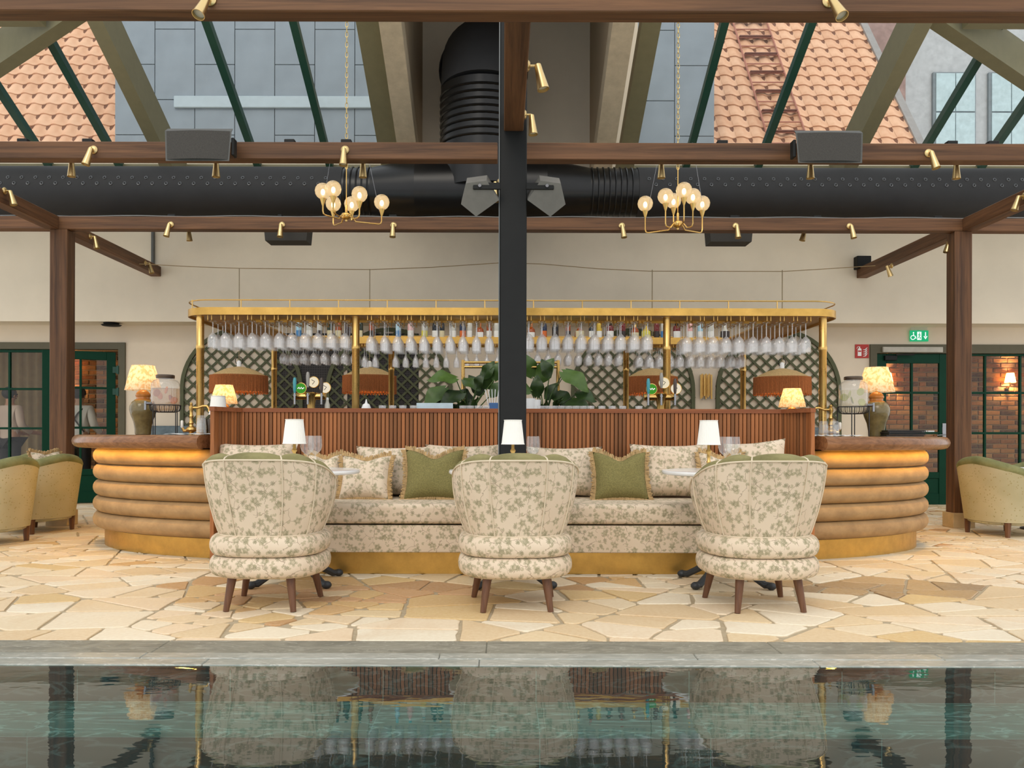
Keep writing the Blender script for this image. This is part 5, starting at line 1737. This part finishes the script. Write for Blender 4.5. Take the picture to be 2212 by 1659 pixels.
for i, x in enumerate([826, 848, 870, 893, 1000, 1016, 1033, 1050, 1168, 1182, 1196, 1212, 1228, 1244, 1260, 1276, 1300, 1322, 1345, 1380]):
    half = 'left' if x < 1100 else 'right'
    k = i if x < 1100 else i - 8
    tag(put('shot_glass', shg, None, (sx(x, 7.1), 7.1, 1.195)), '%s shot glass from the left behind the partition top, %s of the column' % (NTH[k], half), 'glass', 'shot glasses along the partition')
gs = part('glass_shelf', MB().box(-2.2, 2.3, 7.0, 7.2, .97, 1.195, .003), black_metal, None, False)
tag(gs, 'narrow black ledge behind the partition under the shot glasses', 'shelf')
# inner brass frame between the plants
br = thing('brass_stand', 'low brass stand between the plants behind the column', 'rack', (0, 9.0, 0))
for x in (1000, 1205):
    part('upright', MB().cyl((sx(x, 9.0), 0, .97), (sx(x, 9.0), 0, sz(778, 9.0)), .02, n=14), brass, br)
for y in (783, 793):
    part('crossbar', MB().cyl((sx(1000, 9.0), 0, sz(y, 9.0)), (sx(1205, 9.0), 0, sz(y, 9.0)), .014, n=10), brass, br)
part('foot', MB().box(sx(990, 9.0), sx(1215, 9.0), -.05, .3, .94, .97), W_['dark'], br, False)
# plants
m, nt, out = newmat('leaf')
oi = N(nt, 'ObjectInfo')
nz = N(nt, 'TexNoise', {'Vector': coords(nt), 'Scale': 12.0})
col = ramp(nt, oi.outputs['Random'], [(0.0, lin((30, 48, 24))), (.6, lin((50, 78, 34))), (1.0, lin((88, 118, 48)))])
col = mixc(nt, .25, col, ramp(nt, nz.outputs[0], [(.3, lin((24, 40, 20))), (.7, lin((96, 124, 56)))]))
principled(nt, out, col, .4)
leaf_m = m
def leaf_mb(L, w):
    mb = MB()
    n = 10
    def f(i, j):
        t = j / n
        u = -1 + i / 2
        ww = w * (math.sin(PI * min(1, t * 1.0 + .02)) ** .7) * (1.25 - .6 * t)
        lob = -.12 * L * abs(u) * max(0, 1 - 4 * t)
        return ((u * ww, t * L + lob, -.22 * L * t * t + .10 * abs(u) * ww - .02 * math.sin(t * 9) * abs(u)), (u, t))
    return mb.grid(4, n, f)
def plant(label, x, Y, leaves, seed):
    rr = random.Random(seed)
    X0, Z0 = sx(x, Y), .97
    p = thing('potted_plant', label, 'plant', (X0, Y, Z0))
    part('pot', MB().lathe([(.09, 0), (.12, .03), (.14, .2), (.135, .205)], 20), plain('plant pot', (96, 92, 84), .6), p)
    for (px, py, L, ang, up) in leaves:
        tip = Vector((sx(px, Y) - X0, rr.uniform(-.12, .12), sz(py, Y) - Z0))
        st_ = part('stem', MB().tube([(0, 0, .18), (tip.x * .35, tip.y * .5, tip.z * .65), tuple(tip)], [.009, .007, .005], 6), leaf_m, p)
        lo = part('leaf', leaf_mb(L, L * .36), leaf_m, p)
        lo.location = tip
        # ang: direction of the leaf in the picture plane (0 = right, 90 = up)
        d = Vector((math.cos(math.radians(ang)), -.35, math.sin(math.radians(ang)))).normalized()
        nrm = Vector((0, -1, .6 + up)).normalized()
        xax = d.cross(nrm).normalized(); nrm = xax.cross(d)
        lo.rotation_euler = Matrix((xax, d, nrm)).transposed().to_euler()
    # low ferny filling
    for i in range(26):
        a = rr.uniform(0, 2 * PI)
        lo = part('leaf', leaf_mb(rr.uniform(.14, .22), .03), leaf_m, p, loc=(.1 * math.cos(a), .1 * math.sin(a), .2 + rr.uniform(0, .12)))
        lo.rotation_euler = (rr.uniform(.3, 1.2), 0, a - PI / 2)
plant('leafy green plant behind the partition left of the black column', 1012, 8.9, [(985, 818, .30, 175, .5), (960, 838, .30, 215, .1), (975, 872, .32, 195, .3), (1000, 850, .28, 200, .2), (1002, 820, .22, 335, .3), (1045, 815, .20, 60, -.2), (1052, 838, .24, 95, -.3), (1040, 850, .24, 120, 0), (1030, 838, .16, 70, 0), (1060, 855, .2, 50, 0), (1020, 860, .2, 150, .2), (1068, 820, .2, 75, -.2), (1010, 865, .25, 240, .2)], 1)
plant('leafy green plant behind the partition right of the black column', 1175, 8.9, [(1150, 810, .26, 110, -.1), (1165, 820, .28, 60, -.2), (1185, 815, .2, 110, 0), (1215, 805, .34, 330, .5), (1225, 800, .3, 320, .3), (1195, 845, .28, 325, .2), (1215, 858, .30, 315, .2), (1145, 845, .24, 150, .2), (1160, 855, .22, 90, 0), (1225, 865, .3, 340, .3), (1180, 860, .2, 60, 0), (1245, 850, .22, 345, .3)], 2)

# ================================================================== GREEN TUB ARMCHAIRS AT THE SIDES
m, nt, out = newmat('speckled fabric')
vo = N(nt, 'TexVoronoi', {'Vector': coords(nt), 'Scale': 34.0})
nz = N(nt, 'TexNoise', {'Vector': coords(nt), 'Scale': 3.0})
base_c = ramp(nt, nz.outputs[0], [(.35, lin((174, 166, 132))), (.65, lin((188, 180, 148)))])
dot = N(nt, 'MapRange', {0: vo.outputs['Distance'], 1: .16, 2: .24, 3: .75, 4: 0.0}).outputs[0]
principled(nt, out, mixc(nt, dot, base_c, lin((150, 138, 88))), .9)
speck = m
def armchair(label, x, Y, rz_, k=1.0, cushion=False):
    r = thing('velvet_armchair', label, 'chair', (x, Y, 0), rz_)
    r.scale = (k, k, k)
    n, nv, T = 56, 8, 2.25
    def plan(th, t, ins=0.0):
        a, b = .36 + .05 * t - ins, .36 + .08 * t - ins
        s_, c_ = math.sin(th), math.cos(th)
        return (a * math.copysign(abs(s_) ** .8, s_), -b * math.copysign(abs(c_) ** .8, c_))
    def H(th): return .60 - .25 * (abs(th) / T) ** 1.25
    part('outer_back', MB().grid(n, nv, lambda i, j: ((plan(-T + 2 * T * i / n, j / nv) + (.15 + H(-T + 2 * T * i / n) * j / nv,)), (i * .03, j * .05))), speck, r, True, 80)
    part('inner_back', MB().grid(n, nv, lambda i, j: ((plan(-T + 2 * T * i / n, j / nv, .1) + (.15 + H(-T + 2 * T * i / n) * j / nv,)), (i * .03, j * .05))), arm_v, r, True, 80)
    rim = [plan(-T + 2 * T * i / n, 1, .045) + (.15 + H(-T + 2 * T * i / n) + .005,) for i in range(n + 1)]
    part('rim', MB().tube(rim, [.052 if 0 < i < n else .03 for i in range(n + 1)], 12), arm_v, r, True, 80)
    part('seat_cushion', rslab(-.30, .30, -.28, .36, .15, .44, .05), arm_v, r)
    part('apron', MB().lathe([(.33, .12), (.355, .13), (.36, .16)], 32), speck, r)
    for (a, b) in ((-.25, -.25), (.25, -.25), (-.25, .25), (.25, .25)):
        part('leg', MB().cyl((a, b, 0), (a, b, .15), .022, .032, 8), W_['leg'], r)
    return r
armchair('green velvet tub armchair cut off by the left picture edge, nearer one', sx(-38, 7.65), 7.65, math.radians(78))
armchair('green velvet tub armchair standing before the left timber post', sx(73, 8.65), 8.65, math.radians(72))
armchair('green velvet tub armchair at the right picture edge, before the right post', sx(2182, 8.5), 8.55, math.radians(-75))
armchair('green velvet tub armchair beyond the side table at the far right', sx(2235, 10.0), 10.0, math.radians(100))
armchair('green velvet tub armchair at the far left, only its rim showing', sx(-20, 9.2), 9.3, math.radians(95))
pillow('cream fringed cushion leaning in the left tub armchair', .36, .34, .13, (sx(104, 8.65), 8.65, .50), .3, math.radians(70), flor, True, .02, 21)
st = thing('side_table', 'dark topped side table at the right picture edge', 'table', (sx(2250, 9.0), 9.0, 0))
part('table_top', MB().lathe([(.38, .62), (.39, .63), (.39, .645), (.38, .655)], 36), W_['leg'], st)
part('column', MB().lathe([(.2, 0), (.2, .015), (.03, .04), (.03, .62)], 20), iron, st)
bkp = thing('menu_book', 'pale menu lying on the side table at the right edge', 'book', (sx(2225, 8.85), 8.85, .655))
part('cover', MB().box(-.14, .14, -.1, .1, 0, .006, .001), paper, bkp, False)
part('pages', MB().box(-.135, .135, -.095, .095, .006, .02), paper, bkp, False)

# ================================================================== SPEAKERS
def beam_speaker(label, x0, x1, y0, y1, Y, flip):
    a, b = sx(x0, Y), sx(x1, Y)
    zt, zb = sz(y0, Y), sz(y1, Y)
    s_ = thing('speaker', label, 'speaker', ((a + b) / 2, Y, zb))
    w, h = (b - a) / 2, zt - zb
    # front panel, chamfered top edge, underside rising to the back, flanks drawn in behind
    prof = [(-.03, 0, .95), (-.012, h * .88, 1.0), (.035, h, .98), (.21, h, .66), (.21, h * .45, .62)]
    n = len(prof)
    vs = [(s2 * w * q, y, z) for s2 in (-1, 1) for y, z, q in prof]
    part('cabinet', MB().add(vs, [tuple(range(n)), tuple(range(n, 2 * n))[::-1]] + [(i, (i + 1) % n, n + (i + 1) % n, n + i) for i in range(n)]), spk, s_, False)
    part('grille', MB().grid(8, 4, lambda i, j: (((-1 + i / 4) * w * (.90 + .05 * j / 4), -.032 - .022 * (1 - (-1 + i / 4) ** 2) + .017 * j / 4, .012 + (h * .86 - .012) * j / 4), (i, j))), spk_grille, s_, True, 60)
    part('bracket', MB().box(flip * (w + .004) - .012, flip * (w + .004) + .012, -.005, .07, h * .2, h * .7, .005), black_metal, s_, False)
beam_speaker('black loudspeaker mounted on the middle beam, left of the column', 356, 500, 276, 352, 6.56, 1)
beam_speaker('black loudspeaker mounted on the middle beam, right of the column', 1716, 1861, 277, 353, 6.56, -1)
def col_speaker(label, s_):
    p = thing('speaker', label, 'speaker', (sx(1107, 6.3) + s_ * .245, 6.2, sz(420, 6.2)))
    pent = [(-.14, .02), (-.05, -.12), (.10, -.10), (.14, .05), (.03, .14)]
    poly = [(s_ * a, b) for a, b in pent]
    M_ = Matrix.Rotation(math.radians(-62), 4, 'X')
    mb = MB().prism(poly, -.1, .1)
    mb.v = [tuple(M_ @ Vector(v)) for v in mb.v]
    part('cabinet', mb, plain('pale grey cabinet', (112, 110, 104), .6), p, False)
    m2 = MB().prism([(a * .86, b * .86) for a, b in poly], .1, .104)
    part('bracket', MB().box(*sorted((-s_ * .15, s_ * .05)), -.13, -.11, -.0, .05, .004), black_metal, p, False)
    part('bracket_bolt', MB().cyl((0, -.13, .025), (0, -.14, .025), .012), steel, p)
col_speaker('grey angular loudspeaker on the left side of the black column', -1)
col_speaker('grey angular loudspeaker on the right side of the black column', 1)
for (x0, x1, lb_) in ((572, 670, 'dark loudspeaker hanging behind the far beam, left of the column'), (1525, 1622, 'dark loudspeaker hanging behind the far beam, right of the column')):
    Y = 9.6
    a, b = sx(x0, Y), sx(x1, Y)
    p = thing('speaker', lb_, 'speaker', ((a + b) / 2, Y, sz(525, Y)))
    w = (b - a) / 2
    part('cabinet', MB().prism([(-w * .9, 0), (w * .9, 0), (w, .28), (-w, .28)], -.1, .15, 'y'), spk_grille, p, False)
    part('bracket', MB().box(-.02, .02, -.36, -.1, .2, .23), black_metal, p, False)

# ================================================================== BRASS SPOTLIGHTS
def spot_proto():
    return dict(rose=MB().lathe([(.034, 0), (.034, .008), (.024, .018), (.012, .02)], 18).mesh('wall_rose', brass_spot, True),
                head=MB().lathe([(.006, .02), (.018, .015), (.02, 0), (.021, -.02), (.033, -.125), (.034, -.13), (.031, -.13), (.03, -.112)], 20, capt=False).mesh('lamp_head', brass_spot, True),
                bulb=MB().lathe([(.0295, -.113), (.022, -.108), (.004, -.106)], 16).mesh('bulb', plain('spot lens', (216, 204, 180), .3), True))
SPM = spot_proto()
def spot(label, mount, normal, head, aim, k=1.0):
    """mount: rose centre on the timber; normal: outward; head: pivot of the lamp head; aim: direction it points"""
    mount, head = Vector(mount), Vector(head)
    s_ = thing('spotlight', label, 'lamp', mount, 0, 'brass spotlights on the timber frame')
    n_ = Vector(normal).normalized()
    put('wall_rose', SPM['rose'], s_, (0, 0, 0), n_.to_track_quat('Z', 'Y').to_euler())
    h = head - mount
    part('arm', MB().tube([(0, 0, 0), tuple(n_ * h.dot(n_)), tuple(h)] if (h - n_ * h.dot(n_)).length > .008 else [(0, 0, 0), tuple(h)], .0075, 8), brass_spot, s_)
    d = -Vector(aim).normalized()
    ho = put('lamp_head', SPM['head'], s_, h, d.to_track_quat('Z', 'Y').to_euler())
    ho.scale = (k, k, k)
    bo = put('bulb', SPM['bulb'], ho)
def front_spot(label, x, ytop, Y, ax, k=1.0, ay=.18):
    """on the front face of a beam: rose at (x, ytop), head in front pointing down"""
    m_ = (sx(x, Y), Y, sz(ytop, Y))
    h = (m_[0], Y - .055, m_[2] - .02)
    spot(label, m_, (0, -1, 0), h, (ax, -ay, -1), k)
front_spot('brass spotlight on the nearest beam, left half of the top edge', 452, 2, 4.42, -.2, 1.0, .5)
front_spot('brass spotlight on the nearest beam, right half of the top edge', 1787, 2, 4.42, .25, 1.0, .5)
front_spot('brass spotlight on the middle beam at the far left', 201, 326, 6.79, -.22)
front_spot('brass spotlight on the middle beam above the left chandelier', 744, 325, 6.79, 0.0)
front_spot('brass spotlight on the middle beam at the far right', 2004, 329, 6.79, .2)
for i, (x, ax) in enumerate(((368, -.15), (608, 0), (849, .0), (1342, .12), (1588, .05), (1834, .12))):
    nm = ['first', 'second', 'third', 'fourth', 'fifth', 'sixth'][i]
    front_spot('%s from the left of the brass spotlights on the face of the far beam' % nm, x, 487, 9.12, ax)
def under_spot(label, x, ybot, Y, ax=0.0, k=1.0):
    """on the rear face of a beam, only the head showing below it"""
    z = sz(ybot, Y + .06) + .13 * k
    m_ = (sx(x, Y), Y, BB + .08)
    spot(label, m_, (0, 1, 0), (m_[0], Y + .06, z), (ax, .0, -1), k)
for (x, lb_) in ((145, 'brass spotlight behind the middle beam near the left edge'), (460, 'brass spotlight behind the middle beam under the left loudspeaker'), (780, 'brass spotlight behind the middle beam right of the left chandelier chain'), (1430, 'brass spotlight behind the middle beam left of the right chandelier'), (1755, 'brass spotlight behind the middle beam under the right loudspeaker'), (2073, 'brass spotlight behind the middle beam near the right edge')):
    under_spot(lb_, x, 384, 6.91)
under_spot('brass spotlight behind the far beam near the left post', 402, 522, 9.25, .08)
under_spot('brass spotlight behind the far beam near the right post', 1742, 519, 9.25, -.25)
# on the short middle beam and the column
spot('large brass spotlight on the side of the short middle beam', (.145, 5.25, 3.33), (1, 0, 0), (.215, 5.25, 3.32), (.22, -.1, -1), 1.15)
spot('brass spotlight on the short middle beam close to the column', (.145, 6.05, 3.33), (1, 0, 0), (.20, 6.02, 3.30), (.08, -.1, -1))
spot('brass spotlight on the left flank of the black column', (sx(1078, 6.25) + .0, 6.25, sz(396, 6.25)), (-1, 0, 0), (sx(1069, 6.2), 6.2, sz(398, 6.2)), (-.05, -.05, -1))
# on the side beams
def side_spot(label, s_, x, y, X_, ax):
    Y = X_ / (x - 1087) * 1800
    m_ = (X_, Y, sz(y, Y))
    spot(label, m_, (-s_, 0, 0), (X_ - s_ * .06, Y, m_[2] - .015), (ax, -.05, -1))
side_spot('brass spotlight on the left side beam at the picture edge', -1, 8, 415, -4.87, .3)
side_spot('brass spotlight on the rear left side beam behind the post', -1, 193, 513, -4.87, .22)
side_spot('brass spotlight at the wall end of the left side beam', -1, 312, 570, -4.87, .3)
side_spot('brass spotlight on the right side beam at the picture edge', 1, 2212, 421, 5.02, -.35)
side_spot('brass spotlight on the rear right side beam behind the post', 1, 2060, 516, 5.02, -.25)
side_spot('brass spotlight at the wall end of the right side beam', 1, 1926, 572, 5.02, .35)
# cable boxes on the beams
for (x, y, Y, lb_) in ((50, 306, 6.85, 'black cable box on the middle beam at the left edge'), (190, 304, 6.85, 'black cable box on the middle beam above the leftmost spotlight'), (625, 303, 6.85, 'black cable box on the middle beam right of the left loudspeaker'), (747, 302, 6.85, 'black cable box on the middle beam at the left chandelier chain'), (1558, 305, 6.85, 'black cable box on the middle beam right of the right chandelier'), (2053, 311, 6.85, 'black cable box on the middle beam above the right edge spotlights'), (2142, 312, 6.85, 'black cable box on the middle beam nearest the right edge'),
                      (371, 470, 9.18, 'black cable box on the far beam near the left post'), (848, 470, 9.18, 'black cable box on the far beam right of the left chandelier'), (1583, 472, 9.18, 'black cable box on the far beam above the fifth spotlight'), (1763, 472, 9.18, 'black cable box on the far beam near the third quarter'), (2023, 474, 9.18, 'black cable box on the far beam by the right post')):
    X_ = sx(x, Y)
    b = part('cable_box', MB().box(X_ - .042, X_ + .042, Y - .03, Y + .03, BB + .14, BB + .175, .004), black_metal, None, False)
    tag(b, lb_, 'box')
for (Y, lb_) in ((9.14, 'thin grey cable lying along the top of the far beam'),):
    mb = MB().tube([(x / 4 - 8, Y, BB + .148 + .006 * math.sin(x * 1.3)) for x in range(0, 64)], .006, 6)
    tag(part('cable', mb, plain('grey cable', (120, 120, 118), .5), None), lb_, 'cable')

# ================================================================== CHANDELIERS
m, nt, out = newmat('ribbed globe glass')
e = N(nt, 'Emission', {0: lin((255, 218, 160)), 1: 1.0})
t_ = N(nt, 'BsdfTransparent', {0: (1, .97, .92, 1)})
g_ = N(nt, 'BsdfGlossy', {'Roughness': .1})
lw = N(nt, 'LayerWeight', {'Blend': .35})
mx1 = N(nt, 'MixShader', {0: .62, 1: t_.outputs[0], 2: e.outputs[0]})
mx2 = N(nt, 'MixShader', {0: M2(nt, 'MULTIPLY', lw.outputs['Facing'], .3), 1: mx1.outputs[0], 2: g_.outputs[0]})
nt.links.new(mx2.outputs[0], out.inputs[0])
globe_m = m
bulb_m = emitmat('chandelier bulb', (255, 222, 170), 7.0)
globe_me = MB().lathe([(.03, -.07), (.052, -.054), (.068, -.03), (.0745, 0), (.068, .03), (.052, .054), (.03, .068)], 24, capb=False, capt=False).mesh('globe', globe_m, True)
bulb_me = MB().sphere((0, 0, -.01), .02, 12, 8, (1, 1, 1.5)).mesh('bulb', bulb_m, True)
chain_m = metalmat('chain brass', (206, 180, 120), .3)
link_me = MB().tube([(.013 * math.cos(t), 0, .028 * math.sin(t)) for t in [2 * PI * k / 10 for k in range(10)]], .0035, 5, True).mesh('chain_link', chain_m, True)
def chandelier(label, x, yh, Y, arms, wires):
    X_, Zh = sx(x, Y), sz(yh, Y)
    c_ = thing('chandelier', label, 'lamp', (X_, Y, Zh))
    part('hub', MB().lathe([(.008, -.05), (.012, -.035), (.04, -.022), (.048, -.01), (.048, .015), (.04, .025), (.012, .03), (.012, .10), (.008, .11)], 24), brass, c_)
    part('stem', MB().cyl((0, 0, .1), (0, 0, BB + .3 - Zh), .005, n=8), brass, c_)
    zc = 3.25 - Zh
    top = 6.3 - Zh
    z, k = BB + .3 - Zh, 0
    while z < min(top, 2.6):
        put('chain_link', link_me, c_, (0, 0, z), (0, 0, (k % 2) * PI / 2)); z += .048; k += 1
    for (ax, ay, dz) in arms:
        r = math.hypot(ax, ay); d = Vector((ax / r, ay / r, 0))
        zg = zc + dz
        zl = -.012 - .03 if dz <= 0 else .02
        path = [d * .03, d * .06 + Vector((0, 0, -.003)), d * .09 + Vector((0, 0, zl)), d * (r - .03) + Vector((0, 0, zl)), d * (r - .008) + Vector((0, 0, zl + .01)), d * r + Vector((0, 0, zl + .035)), d * r + Vector((0, 0, zg - .13))]
        am = part('arm', MB().tube(path, .0065, 8), brass, c_)
        part('cup', MB().lathe([(.008, -.135), (.032, -.06), (.03, -.058)], 18, (ax, ay, zg)), brass, am)
        go = put('globe', globe_me, c_, (ax, ay, zg))
        put('bulb', bulb_me, go)
        lamp_light('globe_light', go, (0, 0, .03), .8, (1, .68, .36), .03)
    for (ax, ay) in wires:
        part('wire', MB().cyl((ax, ay, zc - .1), (ax * .55, ay * .5, zc + .55), .0016, n=5), steel, c_)
chandelier('brass chandelier with lit glass globes left of the column', 747, 468, 7.9, [(.315, .14, -.0), (.145, -.12, .0), (-.065, -.29, .0), (-.175, -.22, .0), (-.165, .2, 0), (.0, .28, .02)], [(.3, .1), (-.2, -.1)])
chandelier('brass chandelier with lit glass globes right of the column', 1463, 484, 7.9, [(-.28, .17, 0), (.27, .16, 0), (-.132, -.08, 0.0), (.125, -.08, 0.0), (0.0, -.27, .0), (.01, .25, .05)], [(.27, .1), (-.27, .1)])

# ================================================================== PEOPLE BEHIND THE LEFT GLAZING
def skin_obj(name, verts, edges, radii, mat, parent, sub=2, root=0):
    me = bpy.data.meshes.new(name)
    me.from_pydata(verts, edges, [])
    me.materials.append(mat)
    o = put(name, me, parent)
    o.modifiers.new('skin', 'SKIN')
    sv = me.skin_vertices[0].data if me.skin_vertices else None
    if sv is None:
        return o
    for i, r in enumerate(radii):
        sv[i].radius = r if isinstance(r, tuple) else (r, r)
        sv[i].use_root = (i == root)
    md = o.modifiers.new('sub', 'SUBSURF'); md.levels = sub; md.render_levels = sub
    return o
def ensure_skin(me):
    pass
def person(label, x, Y, rz_, shirt, trousers, skin_c, hair_c, straps):
    p = thing('person', label, 'person', (sx(x, Y), Y, 0), rz_)
    import bmesh
    def sk(name, chains, mat, parent):
        """chains: list of lists of (point, radius); equal points merge"""
        bm = bmesh.new()
        lay = bm.verts.layers.skin.verify()
        idx = {}
        def vert(pt, r):
            k = tuple(round(c_, 4) for c_ in pt)
            if k not in idx:
                v = bm.verts.new(pt); v[lay].radius = r if isinstance(r, tuple) else (r, r)
                v[lay].use_root = len(idx) == 0
                idx[k] = v
            return idx[k]
        for ch_ in chains:
            prev = None
            for pt, r in ch_:
                v = vert(pt, r)
                if prev is not None and prev is not v:
                    try: bm.edges.new((prev, v))
                    except ValueError: pass
                prev = v
        me = bpy.data.meshes.new(name)
        bm.to_mesh(me); bm.free()
        me.materials.append(mat)
        o = put(name, me, parent)
        o.modifiers.new('skin', 'SKIN').use_smooth_shade = True
        md = o.modifiers.new('sub', 'SUBSURF'); md.levels = 2; md.render_levels = 2
        return o
    pel = (0, 0, .95)
    legs = [[(pel, (.15, .11)), ((s_ * .09, 0, .88), .085), ((s_ * .10, -.01, .48), .058), ((s_ * .10, .01, .1), .04), ((s_ * .10, -.04, .04), .04), ((s_ * .10, -.14, .03), .03)] for s_ in (-1, 1)]
    arms = []
    for s_ in (-1, 1):
        hand = Vector((s_ * .20, -.36, 1.02))
        arms.append([((0, 0, 1.36), (.15, .1)), ((s_ * .17, 0, 1.40), .06), ((s_ * .25, .02, 1.14), .045), ((s_ * .21, -.22, 1.03), .034), (tuple(hand), .03), (tuple(hand + Vector((0, -.06, -.01))), .034)])
        for q in range(4):
            b0 = hand + Vector((s_ * (-.022 + .015 * q), -.09, -.012))
            arms.append([(tuple(hand + Vector((0, -.06, -.01))), .034), (tuple(b0), .010), (tuple(b0 + Vector((0, -.03, -.012))), .009), (tuple(b0 + Vector((0, -.045, -.03))), .008)])
        arms.append([(tuple(hand), .03), (tuple(hand + Vector((-s_ * .04, -.03, 0))), .011), (tuple(hand + Vector((-s_ * .05, -.06, -.01))), .009)])
    torso = [[(pel, (.15, .11)), ((0, 0, 1.12), (.145, .1)), ((0, 0, 1.36), (.15, .1)), ((0, .01, 1.46), (.06, .06)), ((0, .0, 1.53), (.055, .06)), ((0, -.01, 1.60), (.08, .095)), ((0, -.005, 1.67), (.075, .09)), ((0, 0, 1.71), (.045, .055))]]
    skm = plain('skin tone', skin_c, .6, 0, .05)
    body = sk('body', torso + legs + arms, skm, p)
    f = MB().sphere((-.028, -.098, 1.628), .011, 8, 6).sphere((.028, -.098, 1.628), .011, 8, 6)
    part('eyes', f, plain('eye', (40, 34, 30), .2), p)
    part('nose', MB().sphere((0, -.112, 1.60), .014, 8, 6, (1, 1.2, 1.6)), skm, p)
    part('mouth', MB().sphere((0, -.10, 1.562), .022, 8, 6, (1, .4, .35)), plain('lips', (150, 90, 80), .5), p)
    for s_ in (-1, 1):
        part('ear', MB().sphere((s_ * .082, .0, 1.61), .026, 8, 6, (.4, .7, 1.2)), skm, p)
    part('hair', MB().sphere((0, .018, 1.645), .108, 18, 12, (.92, 1.0, .92)), plain('hair', hair_c, .6, 0, .3, 40), p)
    st_ = [[((0, 0, .84), (.165, .125)), (pel, (.168, .127)), ((0, 0, 1.12), (.16, .115)), ((0, 0, 1.36), (.165, .115)), ((0, .01, 1.45), (.08, .08))]]
    for s_ in (-1, 1):
        st_.append([((0, 0, 1.36), (.165, .115)), ((s_ * .175, 0, 1.40), .072), ((s_ * .255, .02, 1.14), .06), ((s_ * .215, -.2, 1.035), .048)])
    part_s = sk('shirt', st_, shirt, p)
    sk('trousers', [[((0, 0, .97), (.165, .122)), ((s_ * .095, 0, .88), .098), ((s_ * .105, -.01, .48), .073), ((s_ * .105, .01, .09), .055)] for s_ in (-1, 1)], trousers, p)
    for s_ in (-1, 1):
        part('shoe', MB().sphere((s_ * .10, -.06, .045), .05, 12, 8, (.9, 2.4, .9)), black_leather, p)
    if straps:
        for s_ in (-1, 1):
            part('apron_strap', MB().tube([(s_ * .12, .06, 1.42), (s_ * .06, .125, 1.33), (0, .132, 1.24), (-s_ * .08, .128, 1.14), (-s_ * .14, .09, 1.04)], .013, 6), plain('strap', (70, 62, 52), .7), p)
    return p
white_shirt = plain('white shirt', (226, 222, 214), .85, 0, .05, 4)
person('person in a white shirt with crossed apron straps behind the open left door', 172, 12.95, math.radians(172), white_shirt, plain('black trousers', (28, 28, 30), .8), (196, 150, 120), (40, 32, 28), True)
person('person in a pale pink shirt behind the glazing at the left picture edge', 22, 13.0, math.radians(160), plain('pink shirt', (206, 184, 170), .85, 0, .05, 4), plain('dark trousers', (40, 36, 40), .8), (190, 140, 112), (36, 30, 28), False)
